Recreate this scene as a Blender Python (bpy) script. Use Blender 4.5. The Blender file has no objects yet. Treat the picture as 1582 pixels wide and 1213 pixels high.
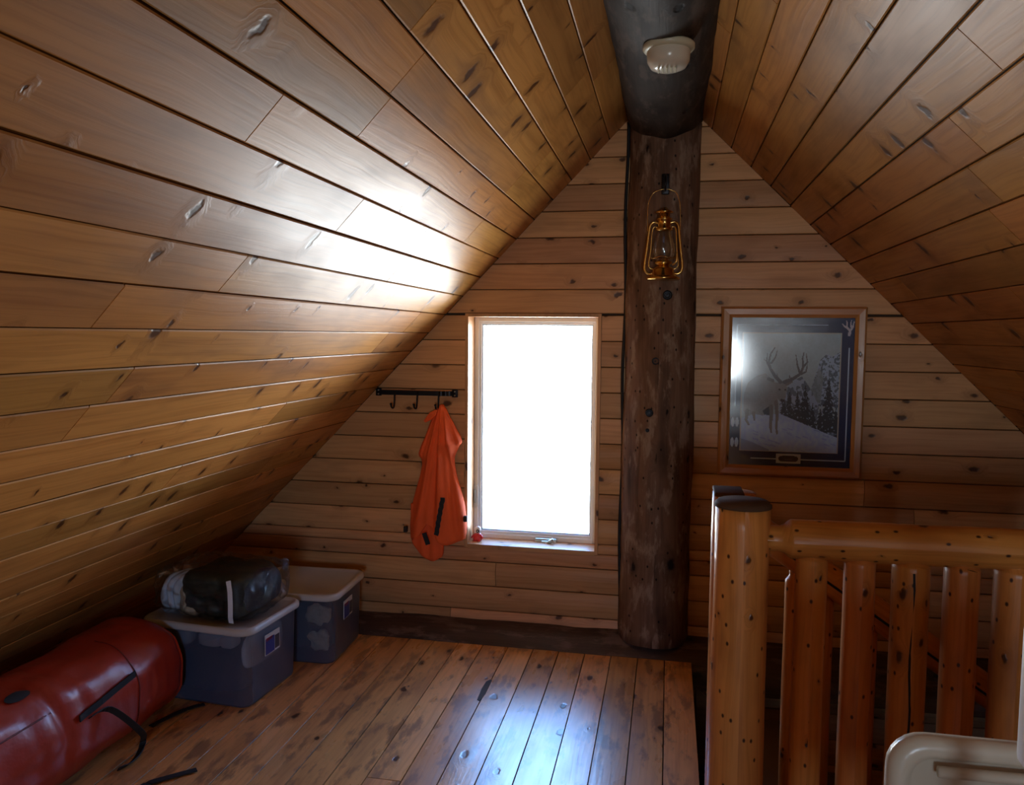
import bpy, bmesh, math, random
import numpy as np
from mathutils import Vector, Matrix, noise
random.seed(7)
S = bpy.context.scene
C = S.collection
PI = math.pi

# ------------------------------------------------------------------ camera
cx, cy, F = 791.0, 606.5, 1230.0
def nrm(v):
    v = np.array(v, float); return v / np.linalg.norm(v)
_Y = nrm([243, -87.5, F])
_D = np.array([-141, 16500, F], float); _D = nrm(_D - _Y * np.dot(_D, _Y))
_Z = -_D
_X = np.cross(_Y, _Z)
M3 = np.stack([_X, _Y, _Z])
CAM = Vector((0, 0, 1.41))
cd = bpy.data.cameras.new('camera'); cam = bpy.data.objects.new('camera', cd); C.objects.link(cam)
mw = Matrix.Identity(4)
for i in range(3):
    mw[i][0] = M3[i, 0]; mw[i][1] = -M3[i, 1]; mw[i][2] = -M3[i, 2]; mw[i][3] = CAM[i]
cam.matrix_world = mw
cd.sensor_fit = 'HORIZONTAL'; cd.sensor_width = 36; cd.lens = F / 1582 * 36; cd.clip_start = .02
S.camera = cam

# ------------------------------------------------------------------ world, light, exposure
S.view_settings.view_transform = 'Standard'
S.view_settings.look = 'None'
S.view_settings.gamma = 1
S.view_settings.use_curve_mapping = False
S.view_settings.exposure = 0.12
SKY = 30.0
w = bpy.data.worlds.new('world'); S.world = w; w.use_nodes = True
nt = w.node_tree; nt.nodes.clear()
tc = nt.nodes.new('ShaderNodeTexCoord'); sp = nt.nodes.new('ShaderNodeSeparateXYZ')
cr = nt.nodes.new('ShaderNodeValToRGB'); bg = nt.nodes.new('ShaderNodeBackground'); wo = nt.nodes.new('ShaderNodeOutputWorld')
mr = nt.nodes.new('ShaderNodeMapRange'); mr.inputs[1].default_value = -1; mr.inputs[2].default_value = 1
nt.links.new(tc.outputs['Generated'], sp.inputs[0]); nt.links.new(sp.outputs[2], mr.inputs[0])
nt.links.new(mr.outputs[0], cr.inputs[0]); nt.links.new(cr.outputs[0], bg.inputs[0]); nt.links.new(bg.outputs[0], wo.inputs[0])
bg.inputs[1].default_value = SKY
e = cr.color_ramp.elements
e[0].position = 0; e[0].color = (.90, .93, .95, 1)
e[1].position = 1; e[1].color = (.10, .24, .62, 1)
x = e.new(.485); x.color = (.90, .95, 1, 1)
x = e.new(.515); x.color = (.66, .82, 1, 1)
x = e.new(.62); x.color = (.22, .46, .95, 1)
S.cycles.max_bounces = 10
S.cycles.diffuse_bounces = 6
S.cycles.transparent_max_bounces = 16
S.cycles.sample_clamp_indirect = 6
S.cycles.caustics_reflective = False

WIN = (-.930, -.300, .405, 1.506)        # front window opening in the gable
RWINS = ((.28, .90, .60, 1.45),)   # window in the opposite gable, behind the camera
YB, YF = 3.6, -2.6                       # gable planes
def portal(name, cxx, y, cz, sx, sz, rot):
    l = bpy.data.lights.new(name, 'AREA'); l.shape = 'RECTANGLE'; l.size = sx; l.size_y = sz
    l.cycles.is_portal = True
    o = bpy.data.objects.new(name, l); C.objects.link(o); o.location = (cxx, y, cz); o.rotation_euler = rot
portal('window_portal', (WIN[0] + WIN[1]) / 2, YB + .20, (WIN[2] + WIN[3]) / 2, .66, 1.14, (-PI / 2, 0, 0))
for rw in RWINS:
    portal('rear_window_portal', (rw[0] + rw[1]) / 2, YF - .14, (rw[2] + rw[3]) / 2, .64, .87, (PI / 2, 0, 0))

# ------------------------------------------------------------------ helpers: pixel to point on a world plane
def ray(px, py):
    return Vector(M3 @ np.array([(px - cx) / F, (py - cy) / F, 1.]))
def onY(px, py, y):
    r = ray(px, py); return CAM + r * ((y - CAM.y) / r.y)
def onZ(px, py, z):
    r = ray(px, py); return CAM + r * ((z - CAM.z) / r.z)

# ------------------------------------------------------------------ materials
class NT:
    def __init__(s, name):
        s.m = bpy.data.materials.new(name); s.m.use_nodes = True; s.t = s.m.node_tree; s.t.nodes.clear()
        s.out = s.t.nodes.new('ShaderNodeOutputMaterial')
    def n(s, typ, **k):
        nd = s.t.nodes.new('ShaderNode' + typ)
        for a, b in k.items():
            if a.startswith('i_'):
                nd.inputs[a[2:]].default_value = b
            else: setattr(nd, a, b)
        return nd
    def l(s, a, b): s.t.links.new(a, b)
    def val(s, sock, v):
        if isinstance(v, (int, float)): sock.default_value = v
        elif isinstance(v, tuple): sock.default_value = v if len(v) == 4 or sock.type == 'VECTOR' else (*v, 1)
        else: s.l(v, sock)
    def math(s, op, a, b=None, c=None, clamp=False):
        nd = s.t.nodes.new('ShaderNodeMath'); nd.operation = op; nd.use_clamp = clamp
        for i, v in enumerate((a, b, c)):
            if v is not None: s.val(nd.inputs[i], v)
        return nd.outputs[0]
    def vmul(s, v, t):
        nd = s.t.nodes.new('ShaderNodeVectorMath'); nd.operation = 'MULTIPLY'; s.l(v, nd.inputs[0]); nd.inputs[1].default_value = t
        return nd.outputs[0]
    def vadd(s, v, t):
        nd = s.t.nodes.new('ShaderNodeVectorMath'); nd.operation = 'ADD'; s.l(v, nd.inputs[0]); s.l(t, nd.inputs[1]); return nd.outputs[0]
    def mix(s, f, a, b, typ='MIX'):
        nd = s.t.nodes.new('ShaderNodeMix'); nd.data_type = 'RGBA'; nd.blend_type = typ
        s.val(nd.inputs[0], f); s.val(nd.inputs[6], a); s.val(nd.inputs[7], b)
        return nd.outputs[2]
    def smooth(s, v, a, b, c=0., d=1.):
        nd = s.t.nodes.new('ShaderNodeMapRange'); nd.interpolation_type = 'SMOOTHSTEP'
        s.l(v, nd.inputs[0])
        for i, q in enumerate((a, b, c, d)): s.val(nd.inputs[i + 1], q)
        return nd.outputs[0]
    def noise(s, v, scale, detail=3, rough=.55, dim='2D', dist=0):
        nd = s.t.nodes.new('ShaderNodeTexNoise'); nd.noise_dimensions = dim
        if v is not None: s.l(v, nd.inputs['Vector'])
        nd.inputs['Scale'].default_value = scale; nd.inputs['Detail'].default_value = detail; nd.inputs['Roughness'].default_value = rough
        nd.inputs['Distortion'].default_value = dist
        return nd
    def bsdf(s, col, rough=.5, bump=None, bstr=.3, bdist=.002, **k):
        p = s.t.nodes.new('ShaderNodeBsdfPrincipled')
        s.val(p.inputs['Base Color'], col); s.val(p.inputs['Roughness'], rough)
        for a, b in k.items(): s.val(p.inputs[a.replace('_', ' ')], b)
        if bump is not None:
            bn = s.t.nodes.new('ShaderNodeBump'); bn.inputs['Strength'].default_value = bstr; bn.inputs['Distance'].default_value = bdist
            s.l(bump, bn.inputs['Height']); s.l(bn.outputs[0], p.inputs['Normal'])
        s.l(p.outputs[0], s.out.inputs[0]); s.p = p
        return p

def wood(name, base, dark, knot=(.06, .022, .008), dens=.35, ks=(9, 4.5), rough=.38, kr=.13, grain=.6, var=.22, blot=.3, stain=None, spots=0, spec=.5, edge=0, bs=.35):
    """boards and logs carry a UV map in metres (u along the grain, v across)"""
    g = NT(name)
    uv = g.n('UVMap'); oi = g.n('ObjectInfo'); rnd = oi.outputs['Random']
    cb = g.n('CombineXYZ'); g.l(g.math('MULTIPLY', rnd, 61.7), cb.inputs[0]); g.l(g.math('MULTIPLY', rnd, 23.9), cb.inputs[1])
    P = g.vadd(uv.outputs[0], cb.outputs[0])
    # knots
    wob = g.noise(g.vmul(P, (30, 30, 0)), 1, 2)
    kp = g.vadd(g.vmul(P, (ks[0], ks[1], 0)), g.vmul(wob.outputs['Color'], (.16, .16, 0)))
    vo = g.n('TexVoronoi', voronoi_dimensions='2D'); g.l(kp, vo.inputs['Vector']); vo.inputs['Scale'].default_value = 1
    sc = g.n('SeparateColor'); g.l(vo.outputs['Color'], sc.inputs[0])
    sel = g.smooth(sc.outputs[0], 1 - dens, 1 - dens + .02)
    rad = g.math('MULTIPLY_ADD', sc.outputs[1], kr, kr * .25)
    d = vo.outputs['Distance']
    dn = g.math('DIVIDE', d, rad)
    kn = g.math('MULTIPLY', g.smooth(dn, .45, 1.1, 1., 0.), sel)
    halo = g.math('MULTIPLY', g.smooth(dn, .6, 3.2, 1., 0.), sel)
    # grain, bending round the knots
    hv = g.n('CombineXYZ'); g.l(g.math('MULTIPLY', halo, .05), hv.inputs[1])
    gp = g.vadd(P, hv.outputs[0])
    warp = g.noise(g.vmul(P, (1.5, 6, 0)), 1, 2)
    gp = g.vadd(gp, g.vmul(warp.outputs['Color'], (0, .05, 0)))
    n1 = g.noise(g.vmul(gp, (1.8, 85, 0)), 1, 4, .6)
    n2 = g.noise(g.vmul(gp, (1.1, 16, 0)), 1, 2)
    n3 = g.noise(g.vmul(P, (2.5, 9, 0)), 1, 3)
    gr = g.math('ADD', g.smooth(n1.outputs[0], .42, .68, 0., .6), g.smooth(n2.outputs[0], .45, .75, 0., .5))
    col = g.mix(g.math('MULTIPLY', gr, grain), base, dark)
    col = g.mix(g.smooth(n3.outputs[0], .45, .8, 0., blot), col, tuple(c * .55 for c in dark))
    if stain:
        n4 = g.noise(g.vmul(P, (5, 16, 0)), 1, 5, .65)
        col = g.mix(g.smooth(n4.outputs[0], .50, .66, 0., .8), col, stain)
    col = g.mix(g.math('MULTIPLY', halo, .38), col, tuple(.5 * a + .5 * b for a, b in zip(dark, knot)))
    col = g.mix(g.math('MULTIPLY', kn, .92), col, knot)
    if spots:
        v2 = g.n('TexVoronoi', voronoi_dimensions='2D'); g.l(g.vmul(P, (16, 24, 0)), v2.inputs['Vector']); v2.inputs['Scale'].default_value = 1
        s2 = g.n('SeparateColor'); g.l(v2.outputs['Color'], s2.inputs[0])
        sp_ = g.math('MULTIPLY', g.smooth(v2.outputs['Distance'], .05, .13, 1., 0.), g.smooth(s2.outputs[0], 1 - spots, 1.01 - spots))
        col = g.mix(sp_, col, knot)
    if edge:    # dirt settled in the joints between boards
        s3 = g.n('SeparateXYZ'); g.l(uv.outputs[0], s3.inputs[0])
        dist = g.math('MINIMUM', g.math('ABSOLUTE', s3.outputs[1]), g.math('ABSOLUTE', g.math('SUBTRACT', edge, s3.outputs[1])))
        dirt = g.smooth(dist, .0011, .0027, 1., 0.)
        col = g.mix(g.math('MULTIPLY', dirt, .92), col, tuple(c * .12 for c in dark))
    # board to board variation
    vv = g.math('MULTIPLY_ADD', g.math('FRACT', g.math('MULTIPLY', rnd, 917.3)), var * 2, 1 - var)
    hs = g.n('HueSaturation'); g.l(col, hs.inputs['Color']); g.l(vv, hs.inputs['Value'])
    g.l(g.math('MULTIPLY_ADD', g.math('FRACT', g.math('MULTIPLY', rnd, 331.7)), .012, .494), hs.inputs['Hue'])
    h = g.math('ADD', g.math('MULTIPLY', n1.outputs[0], .35), g.math('MULTIPLY', kn, -.5))
    h = g.math('ADD', h, g.math('MULTIPLY', g.math('MULTIPLY', halo, g.math('SUBTRACT', 1., kn)), .5))
    rr = g.math('MULTIPLY_ADD', n3.outputs[0], .22, rough - .11)
    g.bsdf(hs.outputs[0], rr, h, bs, .003)
    g.val(g.p.inputs['Specular IOR Level'], g.math('MULTIPLY', g.math('SUBTRACT', 1., dirt), spec) if edge else spec)
    return g.m

def plain(name, col, rough=.5, metal=0., bscale=0, bstr=.3, var=0, vscale=8, **k):
    g = NT(name); b = None; c = (*col, 1)
    tcn = g.n('TexCoord')
    if bscale:
        b = g.noise(tcn.outputs['Object'], bscale, 4, .6, '3D').outputs[0]
    n = g.noise(tcn.outputs['Object'], vscale, 3, .6, '3D').outputs[0]
    c = g.mix(g.smooth(n, .3, .75, 0., var if var else .12), tuple(col), tuple(q * .6 for q in col))
    g.bsdf(c, rough, b, bstr, .004, Metallic=metal, **k)
    return g.m

def clear(name, tint, rough, fac, bscale=0, bstr=.5, film=None, film_fac=0):
    """thin clear sheet: see-through with a fresnel-weighted gloss"""
    g = NT(name)
    tr = g.n('BsdfTransparent'); tr.inputs[0].default_value = (*tint, 1)
    gl = g.n('BsdfGlossy'); gl.inputs['Roughness'].default_value = rough
    lw = g.n('LayerWeight'); lw.inputs['Blend'].default_value = .35
    fc = g.math('MULTIPLY_ADD', lw.outputs['Fresnel'], .6, fac, True)
    if bscale:
        tcn = g.n('TexCoord'); nb = g.noise(tcn.outputs['Object'], bscale, 5, .65, '3D', .8)
        bn = g.n('Bump'); bn.inputs['Strength'].default_value = bstr; bn.inputs['Distance'].default_value = .02
        g.l(nb.outputs[0], bn.inputs['Height']); g.l(bn.outputs[0], gl.inputs['Normal'])
    a = tr.outputs[0]
    if film:
        df = g.n('BsdfDiffuse'); df.inputs[0].default_value = (*film, 1)
        m0 = g.n('MixShader'); m0.inputs[0].default_value = film_fac; g.l(a, m0.inputs[1]); g.l(df.outputs[0], m0.inputs[2]); a = m0.outputs[0]
    mx = g.n('MixShader'); g.l(fc, mx.inputs[0]); g.l(a, mx.inputs[1]); g.l(gl.outputs[0], mx.inputs[2])
    g.l(mx.outputs[0], g.out.inputs[0])
    return g.m

M = {}
M['ceil'] = wood('varnished_pine_ceiling', (.54, .243, .063), (.31, .115, .023), knot=(.07, .022, .007), dens=.5, ks=(7.5, 4.2), kr=.12, rough=.38, blot=.45, spec=.13, edge=.1197)
M['gable'] = wood('varnished_pine_gable', (.70, .375, .175), (.48, .22, .085), knot=(.07, .025, .01), dens=.42, ks=(6, 10), kr=.12, rough=.44, blot=.3, spec=.3, edge=.1162)
M['floor'] = wood('worn_pine_floor', (.76, .38, .135), (.47, .20, .062), knot=(.035, .014, .007), dens=.36, ks=(4.8, 9.5), kr=.13, rough=.30, blot=.45, stain=(.26, .13, .06), var=.18, spec=.9, edge=.1157)
M['log'] = wood('honey_log', (.70, .27, .06), (.44, .135, .025), knot=(.05, .016, .006), dens=.35, ks=(7, 12), kr=.11, rough=.36, blot=.6, spots=.42, var=.1, bs=.6)
M['post'] = wood('dark_weathered_log', (.20, .115, .068), (.085, .046, .028), knot=(.008, .005, .004), dens=.25, ks=(4.5, 8), kr=.15, rough=.7, blot=.8, stain=(.33, .24, .17), var=.05, spots=.25, spec=.25, bs=.9)
M['beam'] = wood('black_stained_log', (.042, .029, .022), (.018, .013, .010), knot=(.004, .003, .003), dens=.2, ks=(4, 8), kr=.12, rough=.72, blot=.6, stain=(.09, .065, .05), var=.05, spec=.25, bs=1.)
M['sill_log'] = wood('mottled_base_log', (.075, .038, .030), (.028, .017, .014), knot=(.01, .006, .005), dens=.2, ks=(4, 8), rough=.6, blot=.8, stain=(.17, .105, .085), var=.05, bs=.9)
M['capwood'] = wood('dark_end_grain', (.10, .055, .03), (.05, .025, .014), dens=.1, rough=.8, spec=.1, var=.05)
M['frame_wood'] = wood('picture_frame_pine', (.56, .25, .08), (.36, .14, .04), knot=(.06, .02, .01), dens=.3, ks=(9, 20), rough=.32, var=.08)
M['back'] = plain('dark_backing', (.05, .028, .014), .8)
M['stairwood'] = wood('dark_stained_stair_wood', (.16, .09, .05), (.08, .04, .02), rough=.5)  # dark stained wood of the stairs and the stairwell walls
M['white'] = plain('white_window_paint', (.9, .9, .9), .35, var=.02)
M['gasket'] = plain('grey_glazing_bead', (.42, .45, .46), .4)
M['chrome'] = plain('brushed_steel', (.62, .68, .68), .3, 1.0)
M['iron'] = plain('black_wrought_iron', (.012, .013, .018), .38, .6, bscale=60, bstr=.2)
M['brass'] = plain('polished_brass', (.72, .46, .14), .2, 1.0)
M['pane'] = clear('window_glass', (.97, .985, .98), .01, .0)
M['globe'] = clear('lantern_glass', (.93, .93, .92), .05, .04)
M['picglass'] = clear('non_glare_glass', (.97, .98, .99), .105, .03)
M['bagfilm'] = clear('clear_vinyl', (.95, .96, .97), .05, .035, 14, .8)
M['bin'] = clear('translucent_bin_plastic', (.80, .84, .88), .28, .04, 0, 0, (.30, .40, .66), .26)
M['lid'] = plain('pale_bin_lid', (.58, .58, .60), .42, bscale=0)
M['orange'] = plain('blaze_orange_cloth', (1.0, .14, .028), .8, bscale=45, bstr=.15, var=.15, vscale=14)
M['black'] = plain('black_webbing', (.012, .011, .013), .7)
M['vinyl'] = plain('red_orange_vinyl', (.42, .036, .014), .36, bscale=9, bstr=.8, var=.35, vscale=3)
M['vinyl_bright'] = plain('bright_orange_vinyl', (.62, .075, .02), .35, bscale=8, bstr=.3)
M['vinyl_seam'] = plain('dark_red_seam', (.16, .012, .007), .45)
M['cream'] = plain('cream_plastic', (.62, .53, .40), .28)
M['creamy'] = plain('aged_white_plastic', (.60, .57, .42), .35)
M['dome'] = plain('white_dome_plastic', (.66, .62, .52), .22)
M['navy'] = plain('navy_cloth', (.012, .02, .045), .85, bscale=40, bstr=.4)
M['green'] = plain('dark_green_quilt', (.008, .022, .018), .7, bscale=30, bstr=.4)
M['greygreen'] = plain('grey_green_cloth', (.035, .06, .058), .85, bscale=30, bstr=.4)
M['whitecloth'] = plain('white_quilted_cloth', (.80, .87, 1.0), .8, bscale=25, bstr=.5, var=.25, vscale=25)  # white cloth with the blue sky light tinted into its colour
M['tan'] = plain('cream_patterned_cloth', (.70, .60, .45), .8, bscale=25, bstr=.5, var=.8, vscale=30)
M['lab_white'] = plain('label_white', (.6, .6, .62), .4)
M['lab_blue'] = plain('label_blue', (.03, .05, .25), .4)
M['lab_red'] = plain('label_red', (.5, .05, .05), .4)
M['lab_dark'] = plain('label_dark', (.06, .05, .07), .4)
M['redtoy'] = plain('red_rubber', (.75, .05, .05), .35)
M['whitetoy'] = plain('white_rubber', (.75, .72, .72), .35)
M['silver'] = plain('silver_plaque', (.55, .55, .52), .35, .3)

# ------------------------------------------------------------------ object helpers
def setp(o, label=None, cat=None, group=None, kind=None):
    for k, v in (('label', label), ('category', cat), ('group', group), ('kind', kind)):
        if v: o[k] = v
    return o
def link_mesh(name, me, mat, parent=None, smooth=False, **kw):
    o = bpy.data.objects.new(name, me); C.objects.link(o)
    if mat is not None and not me.materials:
        me.materials.append(mat)
    if parent is not None: o.parent = parent; o.matrix_parent_inverse = parent_inv(parent)
    if smooth:
        me.shade_smooth()
    return setp(o, **kw)
def parent_inv(p):
    # meshes are modelled in world coordinates; only a top-level empty has a placement of its own
    return Matrix.Identity(4) if p.parent else p.matrix_basis.inverted()
def empty(name, loc, **kw):
    o = bpy.data.objects.new(name, None); C.objects.link(o); o.location = loc; o.empty_display_size = .05
    return setp(o, **kw)
def from_py(name, vs, fs, mat, parent=None, smooth=False, uv=None, **kw):
    me = bpy.data.meshes.new(name); me.from_pydata([tuple(v) for v in vs], [], fs); me.update()
    if uv is not None:
        l = me.uv_layers.new(name='UVMap')
        idx = [i for f in fs for i in f]
        if callable(uv):
            for k, i in enumerate(idx): l.data[k].uv = uv(vs[i])
        else:
            for k in range(len(idx)): l.data[k].uv = uv[k]
    return link_mesh(name, me, mat, parent, smooth, **kw)

def bm_obj(name, bm, mat, parent=None, smooth=False, **kw):
    me = bpy.data.meshes.new(name); bm.normal_update(); bm.to_mesh(me); bm.free()
    return link_mesh(name, me, mat, parent, smooth, **kw)
def add_box(bm, a, b, bev=0, seg=2, mtx=None):
    r = bmesh.ops.create_cube(bm, size=1)
    vs = r['verts']
    for v in vs:
        v.co = Vector((a[i] + (v.co[i] + .5) * (b[i] - a[i]) for i in range(3)))
    if bev:
        es = {e for v in vs for e in v.link_edges}
        rr = bmesh.ops.bevel(bm, geom=list(es), offset=bev, segments=seg, affect='EDGES', profile=.6)
        vs = list({v for f in rr['faces'] for v in f.verts} | {v for v in vs if v.is_valid})
    if mtx is not None:
        bmesh.ops.transform(bm, matrix=mtx, verts=vs)
    return vs
def box(name, a, b, mat, parent=None, bev=0, seg=2, mtx=None, **kw):
    bm = bmesh.new(); add_box(bm, a, b, bev, seg, mtx)
    return bm_obj(name, bm, mat, parent, bev > 0 and seg > 1, **kw)
def add_lathe(bm, prof, c, axis=(0, 0, 1), seg=24, cap=True):
    ax = Vector(axis).normalized(); t = Vector((1, 0, 0)) if abs(ax.x) < .9 else Vector((0, 1, 0))
    u = ax.cross(t).normalized(); v = ax.cross(u)
    rings = []
    for r, h in prof:
        rings.append([bm.verts.new(Vector(c) + ax * h + (u * math.cos(2 * PI * k / seg) + v * math.sin(2 * PI * k / seg)) * max(r, 1e-5)) for k in range(seg)])
    for a, b in zip(rings, rings[1:]):
        for k in range(seg):
            bm.faces.new((a[k], a[(k + 1) % seg], b[(k + 1) % seg], b[k]))
    if cap:
        bm.faces.new(rings[0][::-1]); bm.faces.new(rings[-1])
def lathe(name, prof, c, mat, parent=None, axis=(0, 0, 1), seg=24, cap=True, **kw):
    bm = bmesh.new(); add_lathe(bm, prof, c, axis, seg, cap); bmesh.ops.recalc_face_normals(bm, faces=bm.faces)
    return bm_obj(name, bm, mat, parent, True, **kw)
def spline(pts, n=8):
    out = []
    P = [Vector(p) for p in pts]
    for i in range(len(P) - 1):
        a = P[max(i - 1, 0)]; b = P[i]; c = P[i + 1]; d = P[min(i + 2, len(P) - 1)]
        for k in range(n):
            t = k / n
            out.append(.5 * ((2 * b) + (c - a) * t + (2 * a - 5 * b + 4 * c - d) * t * t + (3 * b - a - 3 * c + d) * t ** 3))
    out.append(P[-1]); return out
def add_tube(bm, pts, r, seg=8):
    P = [Vector(p) for p in pts]; rings = []; prev = None
    for i, p in enumerate(P):
        t = (P[min(i + 1, len(P) - 1)] - P[max(i - 1, 0)]).normalized()
        if prev is None:
            prev = t.cross(Vector((0, 0, 1)) if abs(t.z) < .9 else Vector((1, 0, 0))).normalized()
        u = (prev - t * prev.dot(t)).normalized(); prev = u; v = t.cross(u)
        rr = r[i] if isinstance(r, (list, tuple)) else r
        rings.append([bm.verts.new(p + (u * math.cos(2 * PI * k / seg) + v * math.sin(2 * PI * k / seg)) * rr) for k in range(seg)])
    for a, b in zip(rings, rings[1:]):
        for k in range(seg): bm.faces.new((a[k], a[(k + 1) % seg], b[(k + 1) % seg], b[k]))
    bm.faces.new(rings[0][::-1]); bm.faces.new(rings[-1])
def tube(name, pts, r, mat, parent=None, seg=8, **kw):
    bm = bmesh.new(); add_tube(bm, pts, r, seg); bmesh.ops.recalc_face_normals(bm, faces=bm.faces)
    return bm_obj(name, bm, mat, parent, True, **kw)
def ribbon(name, pts, wdir, width, th, mat, parent=None, **kw):
    """flat strap: centreline pts, width along wdir, thickness th"""
    P = [Vector(p) for p in pts]; vs = []; fs = []
    for i, p in enumerate(P):
        t = (P[min(i + 1, len(P) - 1)] - P[max(i - 1, 0)]).normalized()
        wd = Vector(wdir[i] if isinstance(wdir[0], (tuple, Vector, list)) else wdir); wd = (wd - t * wd.dot(t)).normalized()
        nn = t.cross(wd)
        for a, b in ((-1, -1), (1, -1), (1, 1), (-1, 1)): vs.append(p + wd * a * width / 2 + nn * b * th / 2)
    for i in range(len(P) - 1):
        for k in range(4):
            a = i * 4 + k; b = i * 4 + (k + 1) % 4; fs.append((a, b, b + 4, a + 4))
    fs.append((3, 2, 1, 0)); q = (len(P) - 1) * 4; fs.append((q, q + 1, q + 2, q + 3))
    return from_py(name, vs, fs, mat, parent, **kw)

def log(name, a, b, r, mat, parent=None, seg=28, step=.06, rough=.035, ends=None, seed=0, flat=(1, 1), bend=0, ymax=None, **kw):
    """peeled log from a to b: r may be a function of t; ends=(taper length, taper ratio) at both ends"""
    a = Vector(a); b = Vector(b); L = (b - a).length; ax = (b - a) / L
    t0 = Vector((0, 0, 1)) if abs(ax.z) < .9 else Vector((0, 1, 0))
    u = ax.cross(t0).normalized(); v = ax.cross(u)
    if abs(ax.z) > .9: u, v = v, u          # seam (k=0) away from the viewer
    n = max(3, int(L / step)); S_ = [i / n for i in range(n + 1)]
    if ends:
        for q in (.3, .55, .7, .85, 1.0, 1.3): S_ += [ends[0] * q / L, 1 - ends[0] * q / L]
    S_ = sorted({round(min(max(s, 0), 1), 5) for s in S_})
    vs = []; uvv = []; fs = []; uvs = []
    for s in S_:
        rr = r(s) if callable(r) else r
        if ends:
            dd = min(s, 1 - s) * L
            q = min(1, max(0, (dd / ends[0] - .55) / .45)); rr *= ends[1] + (1 - ends[1]) * q * q * (3 - 2 * q)
        for k in range(seg + 1):
            an = 2 * PI * k / seg
            nz = noise.noise(Vector((math.cos(an) * 1.3 + seed * 7.1, math.sin(an) * 1.3 + seed * 3.3, s * L * 3.0))) \
               + .5 * noise.noise(Vector((math.cos(an) * 3 + seed * 5.1, math.sin(an) * 3, s * L * 8 + seed)))
            q = rr * (1 + rough * nz)
            off = bend * noise.noise(Vector((seed * 3.7, 2.2, s * L * 1.2)))
            vs.append(a + ax * (s * L) + u * (math.cos(an) * q * flat[0] + off) + v * math.sin(an) * q * flat[1]); uvv.append((s * L, an * rr))
            if ymax: vs[-1].y = min(vs[-1].y, ymax)
    W = seg + 1
    for i in range(len(S_) - 1):
        for k in range(seg):
            f = (i * W + k, i * W + k + 1, (i + 1) * W + k + 1, (i + 1) * W + k); fs.append(f); uvs += [uvv[j] for j in f]
    for base, rev in ((0, 1), ((len(S_) - 1) * W, 0)):
        f = tuple(range(base, base + seg)); f = f[::-1] if rev else f
        fs.append(f); uvs += [((vs[j] - vs[base]).dot(u), (vs[j] - vs[base]).dot(v)) for j in f]
    return from_py(name, vs, fs, mat, parent, True, uvs, **kw)

def plank(name, O, U, V, N, v0, v1, ua, ub, mat, parent, th=.02, ch=.005, gap=.0012, bulge=0., shim=0.):
    """board with chamfered long edges. ua/ub = (u at v0, u at v1) for each end. front face at N=0"""
    O = Vector(O); U = Vector(U); V = Vector(V); N = Vector(N)
    a, b = v0 + gap, v1 - gap
    pr = [(a, -th), (a, -ch), (a + ch, 0)]
    if bulge:
        pr += [(a + (b - a) * q, bulge * math.sin(PI * q)) for q in (.3, .5, .7, .85)]
    pr += [(b - ch, 0), (b, -ch), (b, -th)]
    def lerp(p, v): return p[0] + (p[1] - p[0]) * (v - v0) / (v1 - v0)
    vs = []; uvv = []
    for side in (ua, ub):
        sg = gap if side is ua else -gap
        for v, n in pr:
            u = lerp(side, v) + sg
            vs.append(O + U * u + V * v + N * (n + shim)); uvv.append((u, v - v0 + (n if abs(n) > .015 else 0)))
    k = len(pr); fs = []; uvs = []
    for i in range(k):
        j = (i + 1) % k; f = (i, j, j + k, i + k); fs.append(f)
    fs.append(tuple(range(k))[::-1]); fs.append(tuple(range(k, 2 * k)))
    ok = U.cross(V).dot(N) > 0
    if ok: fs = [f[::-1] for f in fs]
    for f in fs: uvs += [uvv[q] for q in f]
    return from_py(name, vs, fs, mat, parent, False, uvs)

def cuts(a, b, lo, hi, rng):
    """random butt joints between a and b"""
    out = [a]; x = a
    while True:
        x += rng.uniform(lo, hi)
        if x > b - .35: break
        out.append(x)
    out.append(b); return out

# ------------------------------------------------------------------ geometry of the roof
def zL(x): return 2.56 + 1.035 * x       # left slope
def zR(x): return 2.46 - x               # right slope
def xL(z): return (z - 2.56) / 1.035
def xR(z): return 2.46 - z
APX = -.05
HX0, HX1, HY0, HY1 = .125, 2.3, 2.30, 3.44   # stair opening in the floor

# ================================================================== SHELL
# gable wall with the window
bm = bmesh.new()
x0, x1, z0, z1 = WIN
def prism(bm, poly, y0, y1):
    a = [bm.verts.new((p[0], y0, p[1])) for p in poly]; b = [bm.verts.new((p[0], y1, p[1])) for p in poly]
    bm.faces.new(a); bm.faces.new(b[::-1])
    for i in range(len(poly)):
        j = (i + 1) % len(poly); bm.faces.new((a[j], a[i], b[i], b[j]))
Y0 = YB + .021
prism(bm, [(-3.0, -1.9), (x0, -1.9), (x0, 2.9), (-3.0, 2.9)], Y0, YB + .12)
prism(bm, [(x1, -1.9), (3.0, -1.9), (3.0, 2.9), (x1, 2.9)], Y0, YB + .12)
prism(bm, [(x0, -1.9), (x1, -1.9), (x1, z0), (x0, z0)], Y0, YB + .12)
prism(bm, [(x0, z1), (x1, z1), (x1, 2.9), (x0, 2.9)], Y0, YB + .12)
YO = YB + .50     # unseen deep surround outside the window, added to darken the ceiling near the gable
for poly in ([(x0 - .3, z0 - .1), (x0 - .01, z0 - .1), (x0 - .01, z1 + .25), (x0 - .3, z1 + .25)], [(x1 + .01, z0 - .1), (x1 + .3, z0 - .1), (x1 + .3, z1 + .25), (x1 + .01, z1 + .25)], [(x0 - .01, z1 + .01), (x1 + .01, z1 + .01), (x1 + .01, z1 + .25), (x0 - .01, z1 + .25)]):
    prism(bm, poly, YB + .12, YO)
wall_back = bm_obj('wall_back', bm, M['back'], kind='structure')
rng = random.Random(3)
PZ = .1162
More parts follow.
